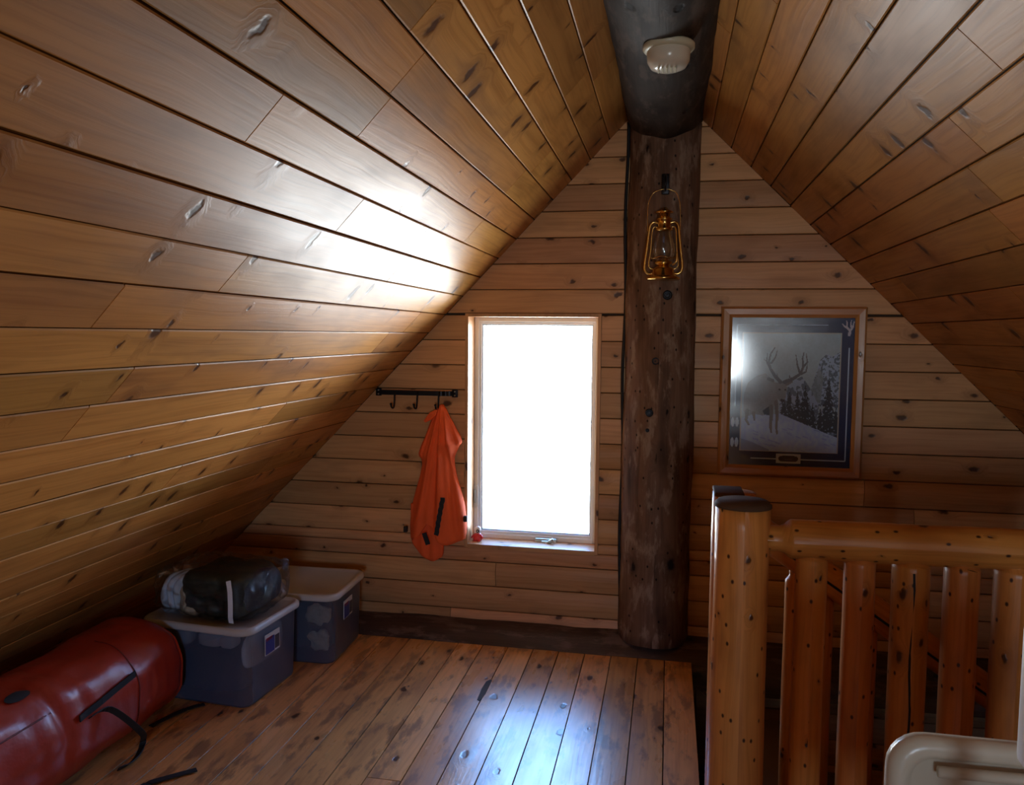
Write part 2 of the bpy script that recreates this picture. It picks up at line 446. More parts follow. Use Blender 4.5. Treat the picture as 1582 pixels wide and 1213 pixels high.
for k in range(-4, 30):
    zt = 2.196 - (k - 3) * PZ; zb = zt - PZ
    if zb > 2.44: continue
    if zt < -.55: break
    bl = .011 if zt < 1.02 else .0015
    ll = (max(xL(zb), -2.7), max(xL(zt), -2.7)); rr = (min(xR(zb), 2.7), min(xR(zt), 2.7))
    if ll[1] > rr[1]: ll = (ll[0], APX - .001); rr = (rr[0], APX + .001)
    def seg(ua, ub):
        j = cuts(max(ua), min(ub), .55, 1.7, rng)
        for i in range(len(j) - 1):
            A = ua if i == 0 else (j[i], j[i]); B = ub if i == len(j) - 2 else (j[i + 1], j[i + 1])
            if min(B) - max(A) < .01 and (B[0] - A[0]) < .02: continue
            plank('plank', (0, YB, 0), (1, 0, 0), (0, 0, 1), (0, -1, 0), zb, zt, A, B, M['gable'], wall_back, th=.02, ch=.003, bulge=bl, shim=rng.uniform(-.001, .001))
    # split rows at the window
    if zt > z0 + .001 and zb < z1 - .001:
        if zt > z1:      # row crosses the head
            zs = z1
            for (p, q, A, B) in ((zb, zs, None, None), (zs, zt, None, None)):
                l2 = (xL(p), xL(q)); r2 = (xR(p), xR(q))
                if p < z1 - .001:
                    if q - p > .012:
                        for A2, B2 in ((l2, (x0, x0)), ((x1, x1), r2)):
                            plank('plank', (0, YB, 0), (1, 0, 0), (0, 0, 1), (0, -1, 0), p, q, A2, B2, M['gable'], wall_back, ch=.004)
                else:
                    if q - p > .012: plank('plank', (0, YB, 0), (1, 0, 0), (0, 0, 1), (0, -1, 0), p, q, l2, r2, M['gable'], wall_back, ch=.004)
        elif zb < z0:    # row crosses the sill
            for p, q in ((zb, z0), (z0, zt)):
                if q - p < .012: continue
                l2 = (xL(p), xL(q)); r2 = (xR(p), xR(q))
                if q <= z0 + .001: plank('plank', (0, YB, 0), (1, 0, 0), (0, 0, 1), (0, -1, 0), p, q, l2, r2, M['gable'], wall_back, ch=.004, bulge=.004)
                else:
                    for A2, B2 in ((l2, (x0, x0)), ((x1, x1), r2)):
                        plank('plank', (0, YB, 0), (1, 0, 0), (0, 0, 1), (0, -1, 0), p, q, A2, B2, M['gable'], wall_back, ch=.004, bulge=.004)
        else:
            seg(ll, (x0, x0)); seg((x1, x1), rr)
    else:
        seg(ll, rr)

# ceiling: two slopes
bm = bmesh.new()
YA, YC = YF - .1, YB + .1
def slope_slab(bm, p, q, nrm_, th=.10, y0=YA, y1=YC):
    p = Vector(p); q = Vector(q); n = Vector(nrm_) * th
    pts = [p, q, q + n, p + n]
    a = [bm.verts.new((v.x, y0, v.y)) for v in pts]; b = [bm.verts.new((v.x, y1, v.y)) for v in pts]
    bm.faces.new(a); bm.faces.new(b[::-1])
    for i in range(4):
        j = (i + 1) % 4; bm.faces.new((a[j], a[i], b[i], b[j]))
dL = Vector((-1, -1.035)).normalized(); nL = Vector((1.035, -1)).normalized() # down slope / towards room
dR = Vector((1, -1)).normalized(); nR = Vector((-1, -1)).normalized()
AL = Vector((APX, zL(APX))); AR = Vector((APX, zR(APX)))
slope_slab(bm, AL - nL * .021 - dL * .15, AL - nL * .021 + dL * 4.1, -nL)
slope_slab(bm, AR - nR * .021 - dR * .15, AR - nR * .021 + dR * 4.1, -nR)
bmesh.ops.recalc_face_normals(bm, faces=bm.faces)
ceiling = bm_obj('ceiling', bm, M['back'], kind='structure')
rng = random.Random(11)
for (A0, d, n, first, pitch, cnt) in ((AL, dL, nL, .686 - 5 * .1197, .1197, 30), (AR, dR, nR, .531 - 4 * .1178, .1178, 30)):
    for k in range(cnt):
        s0 = first + k * pitch; s1 = s0 + pitch
        js = cuts(YF, YB, 1.2, 2.6, rng)
        sh = rng.uniform(-.0015, .0015)
        for i in range(len(js) - 1):
            plank('plank', (A0.x, 0, A0.y), (0, 1, 0), (d.x, 0, d.y), (n.x, 0, n.y), s0, s1, (js[i],) * 2, (js[i + 1],) * 2, M['ceil'], ceiling, th=.02, ch=.003, gap=.0017, shim=sh)

# floor
bm = bmesh.new()
add_box(bm, (-2.75, YF - .1, -.16), (HX0 - .02, YB + .02, -.028))
add_box(bm, (HX0 - .02, YF - .1, -.16), (2.75, HY0 - .10, -.028))
floor = bm_obj('floor', bm, M['back'], kind='structure')
rng = random.Random(5)
xs = [.127]; 
while xs[-1] > -2.45: xs.append(xs[-1] - .1157)
xs = xs[::-1]
while xs[-1] < 2.4: xs.append(xs[-1] + .1157)
for a, b in zip(xs, xs[1:]):
    ye = 3.44 if b < .13 else HY0 - .08
    js = cuts(YF, ye, 2.2, 4.6, rng)
    sh = rng.uniform(-.001, .001)
    for i in range(len(js) - 1):
        plank('plank', (0, 0, 0), (0, 1, 0), (1, 0, 0), (0, 0, 1), a, b, (js[i],) * 2, (js[i + 1],) * 2, M['floor'], floor, th=.026, ch=.0004, gap=.0017, shim=sh)

gp_ = [onZ(x_, y_, .0012) for x_, y_ in ((757, 1050), (751, 1053), (744, 1064), (737, 1081), (741, 1083), (750, 1072), (756, 1060), (760, 1051))]
from_py('gouge', gp_ + [p - Vector((0, 0, .003)) for p in gp_], [tuple(range(8))[::-1]] + [(i, (i + 1) % 8, (i + 1) % 8 + 8, i + 8) for i in range(8)], M['back'], floor)
# opposite gable (behind the camera) with its window
bm = bmesh.new()
ra, rb, rc, rd = RWINS[0]
for poly in ([(-3, -.2), (ra, -.2), (ra, 2.9), (-3, 2.9)], [(rb, -.2), (3, -.2), (3, 2.9), (rb, 2.9)], [(ra, -.2), (rb, -.2), (rb, rc), (ra, rc)], [(ra, rd), (rb, rd), (rb, 2.9), (ra, 2.9)]):
    prism(bm, poly, YF - .12, YF - .021)
wall_front = bm_obj('wall_front', bm, M['back'], kind='structure')
for k in range(22):
    zb = k * PZ; zt = zb + PZ
    if zt > 2.4: break
    l2 = (xL(zb), xL(zt)); r2 = (xR(zb), xR(zt))
    parts_ = ((l2, (ra, ra)), ((rb, rb), r2)) if zt > rc + .02 and zb < rd - .02 else ((l2, r2),)
    for A2, B2 in parts_:
        plank('plank', (0, YF, 0), (1, 0, 0), (0, 0, 1), (0, 1, 0), zb, zt, A2, B2, M['gable'], wall_front)
def ring_frame(bm, x0, x1, z0, z1, wd, ya, yb, bev=.004):
    for (p, q) in (((x0, z0), (x0 + wd, z1)), ((x1 - wd, z0), (x1, z1)), ((x0 + wd, z0), (x1 - wd, z0 + wd)), ((x0 + wd, z1 - wd), (x1 - wd, z1))):
        add_box(bm, (p[0], ya, p[1]), (q[0], yb, q[1]), bev, 1)
for nm_, (a, b, c_, d_) in zip(('window_2',), RWINS):
    bm = bmesh.new(); ring_frame(bm, a, b, c_, d_, .05, YF - .12, YF - .05)
    wn = bm_obj(nm_, bm, M['white'], kind='structure')
    box('pane', (a + .05, YF - .09, c_ + .05), (b - .05, YF - .085, d_ - .05), M['pane'], wn)

# stairwell shaft under the floor
bm = bmesh.new()
add_box(bm, (2.7, 2.1, -1.9), (2.8, 3.7, .2)); add_box(bm, (-.1, 2.1, -1.9), (.0, 3.7, -.17)); add_box(bm, (-.1, 2.1, -1.9), (2.8, 2.18, -.17)); add_box(bm, (-.1, 2.1, -2.0), (2.8, 3.7, -1.9))
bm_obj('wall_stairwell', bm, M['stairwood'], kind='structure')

# base log along the gable
def half_log(name, x0, x1, cyy, cz, ra, rb, mat, **kw):
    vs = []; fs = []; uvs = []; n = int((x1 - x0) / .05); sg = 20
    for i in range(n + 1):
        x = x0 + (x1 - x0) * i / n
        for k in range(sg + 1):
            an = PI * (1.02 + .0) - PI * 1.04 * k / sg
            nz = noise.noise(Vector((x * 2.5, math.cos(an) * 2, math.sin(an) * 2))) * .06 + noise.noise(Vector((x * 9, k * .5, 3))) * .025
            vs.append(Vector((x, cyy + math.cos(an) * ra * (1 + nz), cz + math.sin(an) * rb * (1 + nz))))
    W = sg + 1
    for i in range(n):
        for k in range(sg):
            fs.append((i * W + k, i * W + k + 1, (i + 1) * W + k + 1, (i + 1) * W + k))
    return from_py(name, vs, fs, mat, None, True, lambda v: (v.x, math.atan2(v.z - cz, v.y - cyy) * .18), **kw)
half_log('baseboard_back', -2.6, 2.6, 3.61, -.10, .205, .165, M['sill_log'], kind='structure')

# ================================================================== WINDOW
x0, x1, z0, z1 = WIN
YS = 3.72
bm = bmesh.new()
ring_frame(bm, x0 + .014, x1 - .014, z0 + .016, z1 - .014, .022, YS, YS + .11, .002)
window_1 = bm_obj('window_1', bm, M['white'], kind='structure')
lt = .015
for nm, p, q in (('jamb_liner', (x0, z0), (x0 + lt, z1)), ('jamb_liner', (x1 - lt, z0), (x1, z1)), ('jamb_liner', (x0 + lt, z1 - lt), (x1 - lt, z1)), ('window_sill', (x0 + lt, z0 - .004), (x1 - lt, z0 + .016))):
    pa, pb = (p[0], YB - .006, p[1]), (q[0], YS + .1, q[1])
    L = from_py(nm, *(lambda a, b: ([(a[0], a[1], a[2]), (b[0], a[1], a[2]), (b[0], b[1], a[2]), (a[0], b[1], a[2]), (a[0], a[1], b[2]), (b[0], a[1], b[2]), (b[0], b[1], b[2]), (a[0], b[1], b[2])],
        [(0, 3, 2, 1), (4, 5, 6, 7), (0, 1, 5, 4), (1, 2, 6, 5), (2, 3, 7, 6), (3, 0, 4, 7)]))(pa, pb), M['gable'], window_1, False, (lambda v: (v[2], v[0] + v[1])) if 'jamb' in nm else (lambda v: (v[0], v[1])))
bm = bmesh.new(); ring_frame(bm, x0 + .033, x1 - .035, z0 + .036, z1 - .033, .015, YS + .010, YS + .06, .002)
bm_obj('sash', bm, M['white'], window_1)
bm = bmesh.new(); ring_frame(bm, x0 + .048, x1 - .050, z0 + .051, z1 - .048, .005, YS + .020, YS + .05, .001)
bm_obj('glazing_bead', bm, M['gasket'], window_1)
box('pane', (x0 + .050, YS + .036, z0 + .053), (x1 - .052, YS + .041, z1 - .050), M['pane'], window_1)
# casement crank
cr_ = link_mesh('crank', (lambda m: m)(bpy.data.meshes.new('crank')), M['chrome'], window_1)
bm = bmesh.new(); c0 = onY(843, 836, YS - .012)
add_box(bm, (c0.x - .052, YS - .018, c0.z - .014), (c0.x + .052, YS + .002, c0.z + .012), .006, 3)
add_box(bm, (c0.x - .02, YS - .032, c0.z - .018), (c0.x + .012, YS - .012, c0.z + .004), .006, 3)
bm.to_mesh(cr_.data); bm.free(); cr_.data.materials.append(M['chrome']); cr_.data.shade_smooth()
p0 = Vector((c0.x - .005, YS - .034, c0.z - .012)); p1 = Vector((c0.x + .04, YS - .036, c0.z + .014))
tube('crank_handle', [p0, p0.lerp(p1, .5), p1], [.006, .0075, .009], M['chrome'], cr_)
# sash lock on the left stile
lk = onY(734.5, 767, YS)
bm = bmesh.new(); add_box(bm, (lk.x - .014, YS - .006, lk.z - .056), (lk.x + .014, YS + .002, lk.z + .056), .012, 3)
lo = bm_obj('sash_lock', bm, M['white'], window_1, True)
bm = bmesh.new(); add_box(bm, (lk.x - .005, YS - .016, lk.z - .03), (lk.x + .005, YS - .005, lk.z + .036), .004, 2)
bm_obj('lever', bm, M['chrome'], lo, True)

# ================================================================== POST, BEAM
post = log('log_post', (-.043, YB + .0, .045), (-.038, YB, 2.32), lambda s: .157 - .006 * s, M['post'], seg=40, rough=.05, seed=2, step=.05, ymax=YB - .015,
           label='thick dark weathered log post standing against the gable wall right of the window', cat='post')
# knot stubs on the post
for (px, py, rr) in ((1013, 558, .012), (1003, 638, .012), (1000, 665, .006), (1031, 456, .014)):
    p = onY(px, py, YB - .15)
    lathe('knot', [(rr * 1.5, -.004), (rr * 1.3, .002), (rr, .003), (rr * .7, -.001), (rr * .3, .001)], (p.x, YB - .153, p.z), M['iron'], post, axis=(0, -1, 0), seg=12)
tube('caulk_line', [Vector((-.198 + .004 * math.sin(z * 9), YB - .012, z)) for z in [.09 + .03 * i for i in range(76)]], .0075, M['black'], post, seg=6)
beam = log('ridge_beam', (-.035, YF + .02, 2.41), (-.038, YB - .005, 2.405), .172, M['beam'], seg=44, rough=.06, seed=5, step=.06,
           label='huge near-black round log ridge beam running overhead along the roof peak', cat='beam')

# smoke detector under the beam
sd = onZ(1033, 75, 2.235)
det = empty('smoke_detector', (sd.x, sd.y, 2.24), label='round cream smoke detector with a domed cover under the dark ridge beam', cat='smoke detector')
lathe('base_plate', [(.070, .004), (.074, 0), (.074, -.010), (.068, -.016), (.05, -.018)], (sd.x, sd.y, 2.243), M['creamy'], det, seg=36)
lathe('dome', [(.060, -.012), (.062, -.02), (.060, -.045), (.050, -.062), (.030, -.070), (.0, -.072)], (sd.x, sd.y, 2.243), M['dome'], det, seg=36)
bm = bmesh.new()
for k in range(5):
    add_box(bm, (sd.x - .03 + k * .012, sd.y - .035, 2.243 - .0735), (sd.x - .025 + k * .012, sd.y + .01, 2.243 - .069), .001, 1)
bm_obj('vent_slats', bm, M['creamy'], det)

# ================================================================== LANTERN ON THE POST
lx, ly = -.030, 3.355
hook = empty('lantern_hook', (lx, 3.44, 2.04), label='small black iron hook screwed high on the dark log post', cat='hook')
box('hook_plate', (lx - .016, 3.436, 2.0), (lx + .016, 3.456, 2.085), M['iron'], hook, .003)
tube('hook_arm', spline([(lx, 3.44, 2.07), (lx, 3.40, 2.072), (lx, 3.355, 2.055), (lx, 3.335, 2.028), (lx, 3.35, 2.002), (lx, 3.368, 2.01)], 4), .005, M['iron'], hook)
lan = empty('oil_lantern', (lx, ly, 1.64), label='brass hurricane oil lantern hanging from the hook on the dark log post', cat='lantern')
B = 1.638
lathe('fuel_tank', [(.0, 0), (.062, 0), (.068, .004), (.068, .010), (.058, .014), (.048, .020), (.045, .042), (.038, .052), (.024, .056)], (lx, ly, B), M['brass'], lan, seg=32)
lathe('burner', [(.018, .054), (.024, .058), (.034, .066), (.036, .074), (.026, .078), (.016, .088), (.006, .094)], (lx, ly, B), M['brass'], lan, seg=24)
lathe('globe', [(.030, .075), (.040, .088), (.047, .110), (.046, .135), (.037, .165), (.029, .190), (.027, .205)], (lx, ly, B), M['globe'], lan, seg=28, cap=False)
ch = lathe('chimney', [(.026, .198), (.034, .203), (.034, .210), (.026, .216), (.026, .240), (.031, .245), (.031, .250), (.022, .254), (.022, .270)], (lx, ly, B), M['brass'], lan, seg=28)
lathe('chimney_cap', [(.016, .270), (.034, .272), (.036, .277), (.018, .284), (.010, .294), (.0, .296)], (lx, ly, B), M['brass'], ch, seg=24)
for s in (-1, 1):
    tube('side_tube', spline([(lx + s * .024, ly, B + .232), (lx + s * .042, ly, B + .236), (lx + s * .056, ly, B + .222), (lx + s * .061, ly, B + .19), (lx + s * .070, ly, B + .11), (lx + s * .076, ly, B + .06), (lx + s * .072, ly, B + .036), (lx + s * .058, ly, B + .026), (lx + s * .044, ly, B + .028)], 6), .0052, M['brass'], lan)
    tube('inner_tube', spline([(lx + s * .028, ly, B + .215), (lx + s * .046, ly, B + .208), (lx + s * .053, ly, B + .12), (lx + s * .060, ly, B + .065), (lx + s * .050, ly, B + .048), (lx + s * .04, ly, B + .046)], 5), .0025, M['brass'], lan)
tube('bail', spline([(lx - .066, ly, B + .20), (lx - .068, ly, B + .25), (lx - .066, ly, B + .31), (lx - .048, ly, B + .352), (lx - .018, ly - .002, B + .366), (lx, ly - .002, B + .368), (lx + .018, ly - .002, B + .366), (lx + .046, ly, B + .352), (lx + .060, ly, B + .31), (lx + .064, ly, B + .25), (lx + .064, ly, B + .20)], 5), .0017, M['brass'], lan, seg=6)
tube('globe_guard', [Vector((lx + .055 * math.cos(t * PI / 14), ly + .05 * math.sin(t * PI / 14), B + .09 + .004 * math.sin(t))) for t in range(29)], .0013, M['brass'], lan, seg=5)
tube('lift_lever', spline([(lx + .036, ly - .02, B + .06), (lx + .052, ly - .025, B + .075), (lx + .053, ly - .025, B + .11)], 5), .004, M['brass'], lan)

# ================================================================== COAT HOOKS AND ORANGE GARMENT
hb = onY(643, 608, 3.57); hz = 1.132
rack = empty('coat_hook_rail', (hb.x, YB, hz), label='black wrought iron coat rail with three hooks on the wall left of the window', cat='coat hooks')
xa, xb = -1.362, -.967
ribbon('bar', spline([(xa + .012, 3.588, hz), (xa + .03, 3.572, hz), (xa + .05, 3.568, hz), (xb - .10, 3.568, hz), (xb - .085, 3.572, hz), (xb - .07, 3.560, hz), (xb - .052, 3.572, hz), (xb - .03, 3.574, hz), (xb - .012, 3.588, hz)], 5), (0, 0, 1), .022, .004, M['iron'], rack)
for xx in (xa + .010, xb - .010):
    pl = box('end_plate', (xx - .014, 3.586, hz - .018), (xx + .014, 3.594, hz + .018), M['iron'], rack, .003)
    for dz in (-.009, .009):
        lathe('screw', [(.004, 0), (.004, .003), (.0, .004)], (xx, 3.586, hz + dz), M['chrome'], pl, axis=(0, -1, 0), seg=8)
for px in (610, 645, 678):
    hx = onY(px, 620, 3.565).x
    h_ = tube('hook', spline([(hx, 3.567, hz + .004), (hx, 3.560, hz - .025), (hx, 3.556, hz - .052), (hx, 3.545, hz - .070), (hx - .003, 3.528, hz - .066), (hx - .004, 3.522, hz - .050)], 4), .0042, M['iron'], rack)
    lathe('hook_tip', [(.0, -.006), (.006, -.003), (.0065, .001), (.0, .006)], (hx - .004, 3.522, hz - .050), M['iron'], h_, seg=10)

coat = empty('orange_vest', (-1.03, 3.54, 1.08), label='blaze orange garment with black straps hanging from the coat rail left of the window', cat='vest')
OUT = [(626, 677, 681), (634, 670, 686), (645, 665, 691), (655, 660, 697), (667, 656, 703), (680, 651, 710), (686, 648, 710), (694, 645, 705), (704, 642, 700), (711, 647, 698.5), (720, 648, 699), (740, 644, 703), (760, 638, 709), (780, 633, 714), (800, 630, 716.5), (815, 629, 717.5), (826, 629.5, 717), (834, 630, 715)]
def outline(y):
    for (a, b) in zip(OUT, OUT[1:]):
        if y <= b[0]:
            t = (y - a[0]) / (b[0] - a[0]); return a[1] + (b[1] - a[1]) * t, a[2] + (b[2] - a[2]) * t
    return OUT[-1][1:]
def coat_depth(px, py, s):
    t = min(1, (py - 626) / 60)
    dep = (.020 + .045 * t) * math.sin(PI * min(max(s, 0), 1)) ** .6
    ang = math.atan2(px - 679, py - 612)
    fold = .010 * math.sin(ang * 34 + .8) * t + .006 * math.sin(ang * 71 + py * .01) * t
    fold += .008 * noise.noise(Vector((px * .05, py * .025, 1.7))) * t
    # raised ridge that runs down the right front
    fold += .016 * math.exp(-((px - (684 + (py - 630) * .16)) / 5.5) ** 2) * t
    return dep + fold * math.sin(PI * min(max(s, 0), 1)) ** .5
def cloth(name, rows, mat, parent, dep_fn, nS=40, ybase=3.572, bottom=None, **kw):
    vs = []; fs = []; W = nS + 1
    for (py, xl, xr) in rows:
        for k in range(W):
            s = k / nS; px = xl + (xr - xl) * s; pyy = py + (bottom(s, py) if bottom else 0)
            p = onY(px, pyy, 3.53); p.y = ybase - dep_fn(px, pyy, s); vs.append(p)
    nF = len(vs)
    for (py, xl, xr) in rows:
        for k in range(W):
            s = k / nS; px = xl + (xr - xl) * s; pyy = py + (bottom(s, py) if bottom else 0)
            p = onY(px, pyy, 3.53); p.y = ybase + .003 - .3 * dep_fn(px, pyy, s) * 0; vs.append(p)
    n = len(rows)
    for i in range(n - 1):
        for k in range(nS):
            q = (i * W + k, (i + 1) * W + k, (i + 1) * W + k + 1, i * W + k + 1); fs.append(q); fs.append(tuple(nF + j for j in q[::-1]))
        for k, r in ((0, 0), (nS, 1)):
            q = (i * W + k, nF + i * W + k, nF + (i + 1) * W + k, (i + 1) * W + k); fs.append(q if not r else q[::-1])
    for k in range(nS):
        q = (k, k + 1, nF + k + 1, nF + k); fs.append(q)
        b = (n - 1) * W; q = (b + k, nF + b + k, nF + b + k + 1, b + k + 1); fs.append(q)
    return from_py(name, vs, fs, mat, parent, True, **kw)
rows = []
y = 626.
while y <= 834.01:
    l_, r_ = outline(y); rows.append((y, l_, r_)); y += 4
def hem(s, py):
    t = max(0, (py - 780) / 54)
    base = 8 * math.sin(PI * s) + 6 * s - 4 * s * s
    arch = -34 * math.exp(-((s - .38) / .17) ** 2)        # the front edge lifts over the tail
    return t * t * (base + arch)
body = cloth('body', rows, M['orange'], coat, coat_depth, bottom=hem)
tail_rows = [(780 + i * 4, 632 if i < 12 else 632 + (i - 12) * (i - 12) * .25, 681 - max(0, i - 19) ** 2 * .5) for i in range(22)]
tail_rows = [(yy, l_, r_) for (yy, l_, r_) in tail_rows]
def tail_hem(s, py):
    t = max(0, (py - 830) / 34); return t * 5 * math.sin(PI * s)
cloth('back_panel', tail_rows, M['orange'], coat, lambda px, py, s: .020 + .008 * math.sin(PI * s) + .004 * math.sin(px * .35), nS=16, ybase=3.578, bottom=tail_hem)
# folded flap high on the left
vs = []
for (px, py, d_) in ((676, 631, .035), (664, 638, .05), (655, 650, .045), (657, 653, .04), (668, 648, .055), (673, 642, .05)):
    p = onY(px, py, 3.53); p.y = 3.57 - d_; vs.append(p)
vs += [v + Vector((0, .006, 0)) for v in vs]
from_py('flap', vs, [(0, 1, 2, 3, 4, 5), (11, 10, 9, 8, 7, 6)] + [(i, i + 6, (i + 1) % 6 + 6, (i + 1) % 6) for i in range(6)], M['orange'], coat)
def coat_pt(px, py, lift=.004, base=3.572):
    l_, r_ = outline(min(py, 834)); s = (px - l_) / (r_ - l_)
    p = onY(px, py, 3.53); p.y = base - coat_depth(px, py, s) - lift; return p
ribbon('strap', [coat_pt(687 - (i / 12) * 9 + (.5 if i % 2 else -.3), 767 + i * 4.7, .012) for i in range(13)], (1, 0, 0), .021, .004, M['black'], coat)
ribbon('strap', [onY(657 + i * 1.5, 822 + i * 4.5, 3.53) - Vector((0, .018, 0)) for i in range(5)], (1, 0, .1), .022, .004, M['black'], coat)
for px, py in ((719, 802), (626.5, 818)):
    p = onY(px, py, 3.54)
    bm = bmesh.new(); add_box(bm, (p.x - .010, 3.535, p.z - .014), (p.x + .008, 3.555, p.z + .014), .005, 2); bm_obj('buckle', bm, M['black'], coat, True)

# ================================================================== FIGURINE ON THE SILL
fp = onY(738, 838, 3.665); fx, fy, fz = fp.x, 3.665, WIN[2] + .016
fig = empty('rubber_figurine', (fx, fy, fz), label='tiny red and white rubber figurine in the left corner of the window sill', cat='figurine')
lathe('body', [(.0, 0), (.019, .001), (.023, .010), (.021, .022), (.014, .034), (.010, .038)], (fx, fy, fz), M['redtoy'], fig, seg=20)
lathe('head', [(.0, .034), (.012, .037), (.0165, .048), (.015, .060), (.008, .068), (.0, .070)], (fx, fy, fz), M['whitetoy'], fig, seg=20)
for s in (-1, 1):
    tube('arm', [(fx + s * .014, fy - .004, fz + .028), (fx + s * .024, fy - .010, fz + .02), (fx + s * .027, fy - .014, fz + .014)], [.006, .0055, .004], M['redtoy'], fig)
    tube('foot', [(fx + s * .010, fy - .008, fz + .006), (fx + s * .012, fy - .024, fz + .006)], [.008, .006], M['redtoy'], fig)
lathe('eye', [(.008, 0), (.008, .003), (.004, .004)], (fx + .003, fy - .014, fz + .049), M['black'], fig, axis=(0, -1, 0), seg=14)
lathe('pupil', [(.003, 0), (.003, .0055)], (fx + .003, fy - .014, fz + .049), M['whitetoy'], fig, axis=(0, -1, 0), seg=10)
# ================================================================== PICTURE
PX0, PX1, PZ0, PZ1 = .221, .813, .806, 1.538
pic = empty('framed_picture', ((PX0 + PX1) / 2, YB, PZ0), label='pine framed wildlife print of a mule deer buck in snow right of the log post', cat='picture')
FWD = .046
def mitre(name, a, b, ia, ib, along):
    """one side of the frame: outer a-b, inner ia-ib, as (x,z)"""
    y0, y1, y2 = YB - .006, YB - .034, YB - .026
    vs = [(a[0], y0, a[1]), (b[0], y0, b[1]), (ib[0], y0, ib[1]), (ia[0], y0, ia[1]),
          (a[0], y2, a[1]), (b[0], y2, b[1])]
    mid = lambda p, q, t: (p[0] + (q[0] - p[0]) * t, p[1] + (q[1] - p[1]) * t)
    for t, yy in ((.2, y1), (.7, y1 + .002), (1, y1 + .010)):
        m, n = mid(a, ia, t), mid(b, ib, t); vs += [(m[0], yy, m[1]), (n[0], yy, n[1])]
    fs = [(0, 3, 2, 1), (0, 1, 5, 4), (4, 5, 7, 6), (6, 7, 9, 8), (8, 9, 11, 10), (10, 11, 2, 3), (0, 4, 6, 8, 10, 3), (1, 2, 11, 9, 7, 5)]
    return from_py(name, vs, fs, M['frame_wood'], pic, False, (lambda v: (v[0], v[2])) if along == 0 else (lambda v: (v[2], v[0])))
o_ = [(PX0, PZ0), (PX1, PZ0), (PX1, PZ1), (PX0, PZ1)]
i_ = [(PX0 + FWD, PZ0 + FWD), (PX1 - FWD, PZ0 + FWD), (PX1 - FWD, PZ1 - FWD), (PX0 + FWD, PZ1 - FWD)]
for k in range(4):
    mitre('frame_rail', o_[k], o_[(k + 1) % 4], i_[k], i_[(k + 1) % 4], k % 2)
# the print itself, painted as colour per point on a fine flat sheet
GW, GH = 200, 250
uu, vv = np.meshgrid((np.arange(GW) + .5) / GW, (np.arange(GH) + .5) / GH)   # v measured downwards
img = np.zeros((GH, GW, 3)); img[:] = (.006, .020, .058)
rs = np.random.RandomState(4)
def sm(n, s):
    g = rs.rand(n, n)
    yi = (vv * s) % (n - 1); xi = (uu * s) % (n - 1); y0 = yi.astype(int); x0_ = xi.astype(int); fy_, fx_ = yi - y0, xi - x0_
    return g[y0, x0_] * (1 - fy_) * (1 - fx_) + g[y0, x0_ + 1] * (1 - fy_) * fx_ + g[y0 + 1, x0_] * fy_ * (1 - fx_) + g[y0 + 1, x0_ + 1] * fy_ * fx_
def paint(mask, col, a=1.): img[mask] = img[mask] * (1 - a) + np.array(col) * a
def poly(pts, U=None, Vv=None):
    U = uu if U is None else U; Vv = vv if Vv is None else Vv
    ins = np.zeros(U.shape, bool); n = len(pts)
    for i in range(n):
        (xa_, ya_), (xb_, yb_) = pts[i], pts[(i + 1) % n]
        c = ((ya_ > Vv) != (yb_ > Vv)); 
        with np.errstate(divide='ignore', invalid='ignore'):
            xx = (xb_ - xa_) * (Vv - ya_) / (yb_ - ya_ if yb_ != ya_ else 1e-9) + xa_
        ins ^= c & (U < xx)
    return ins
def stroke(pts, w0, w1=None):
    w1 = w0 if w1 is None else w1; m = np.zeros(uu.shape, bool); n = len(pts) - 1
    for i in range(n):
        (xa_, ya_), (xb_, yb_) = pts[i], pts[i + 1]; ya2, yb2 = ya_ * 1.25, yb_ * 1.25
        dx, dy = xb_ - xa_, yb2 - ya2; L2 = dx * dx + dy * dy + 1e-12
        t = np.clip(((uu - xa_) * dx + (vv * 1.25 - ya2) * dy) / L2, 0, 1)
        d = np.hypot(uu - xa_ - t * dx, vv * 1.25 - ya2 - t * dy)
        ww = w0 + (w1 - w0) * (i + t) / n
        m |= d < ww
    return m
# print area
pl_, pr_, pt_, pb_ = .105, .885, .110, .895
inside = (uu > pl_) & (uu < pr_) & (vv > pt_) & (vv < pb_)
bord = (uu > pl_ - .008) & (uu < pr_ + .008) & (vv > pt_ - .006) & (vv < pb_ + .006)
paint(bord, (.42, .36, .27))
q1, q2, q3 = sm(60, 58), sm(30, 26), sm(120, 118)
sky = np.array((.36, .40, .36)); img[inside] = sky + (q2[inside, None] - .5) * .05 + (q3[inside, None] - .5) * .05
def P_(x, y): return (pl_ + (pr_ - pl_) * x, pt_ + (pb_ - pt_) * y)
def PP(l): return [P_(*p) for p in l]
# rocky peak and far slopes
m = poly(PP([(.70, .52), (.80, .22), (.86, .17), (.93, .19), (1, .15), (1, .62), (.70, .60)])) & inside
img[m] = np.where(((q1 + q3)[m, None] > 1.02), (.10, .13, .15), (.36, .40, .42))
m = poly(PP([(.66, .62), (.79, .28), (.84, .36), (.82, .58)])) & inside; paint(m, (.22, .25, .24), .8)
m = poly(PP([(.40, .55), (.52, .40), (.62, .36), (.70, .45), (.80, .60), (.80, .75), (.4, .72)])) & inside
img[m] = np.where(((q1 + q2)[m, None] > 1.0), (.12, .15, .17), (.34, .38, .40))
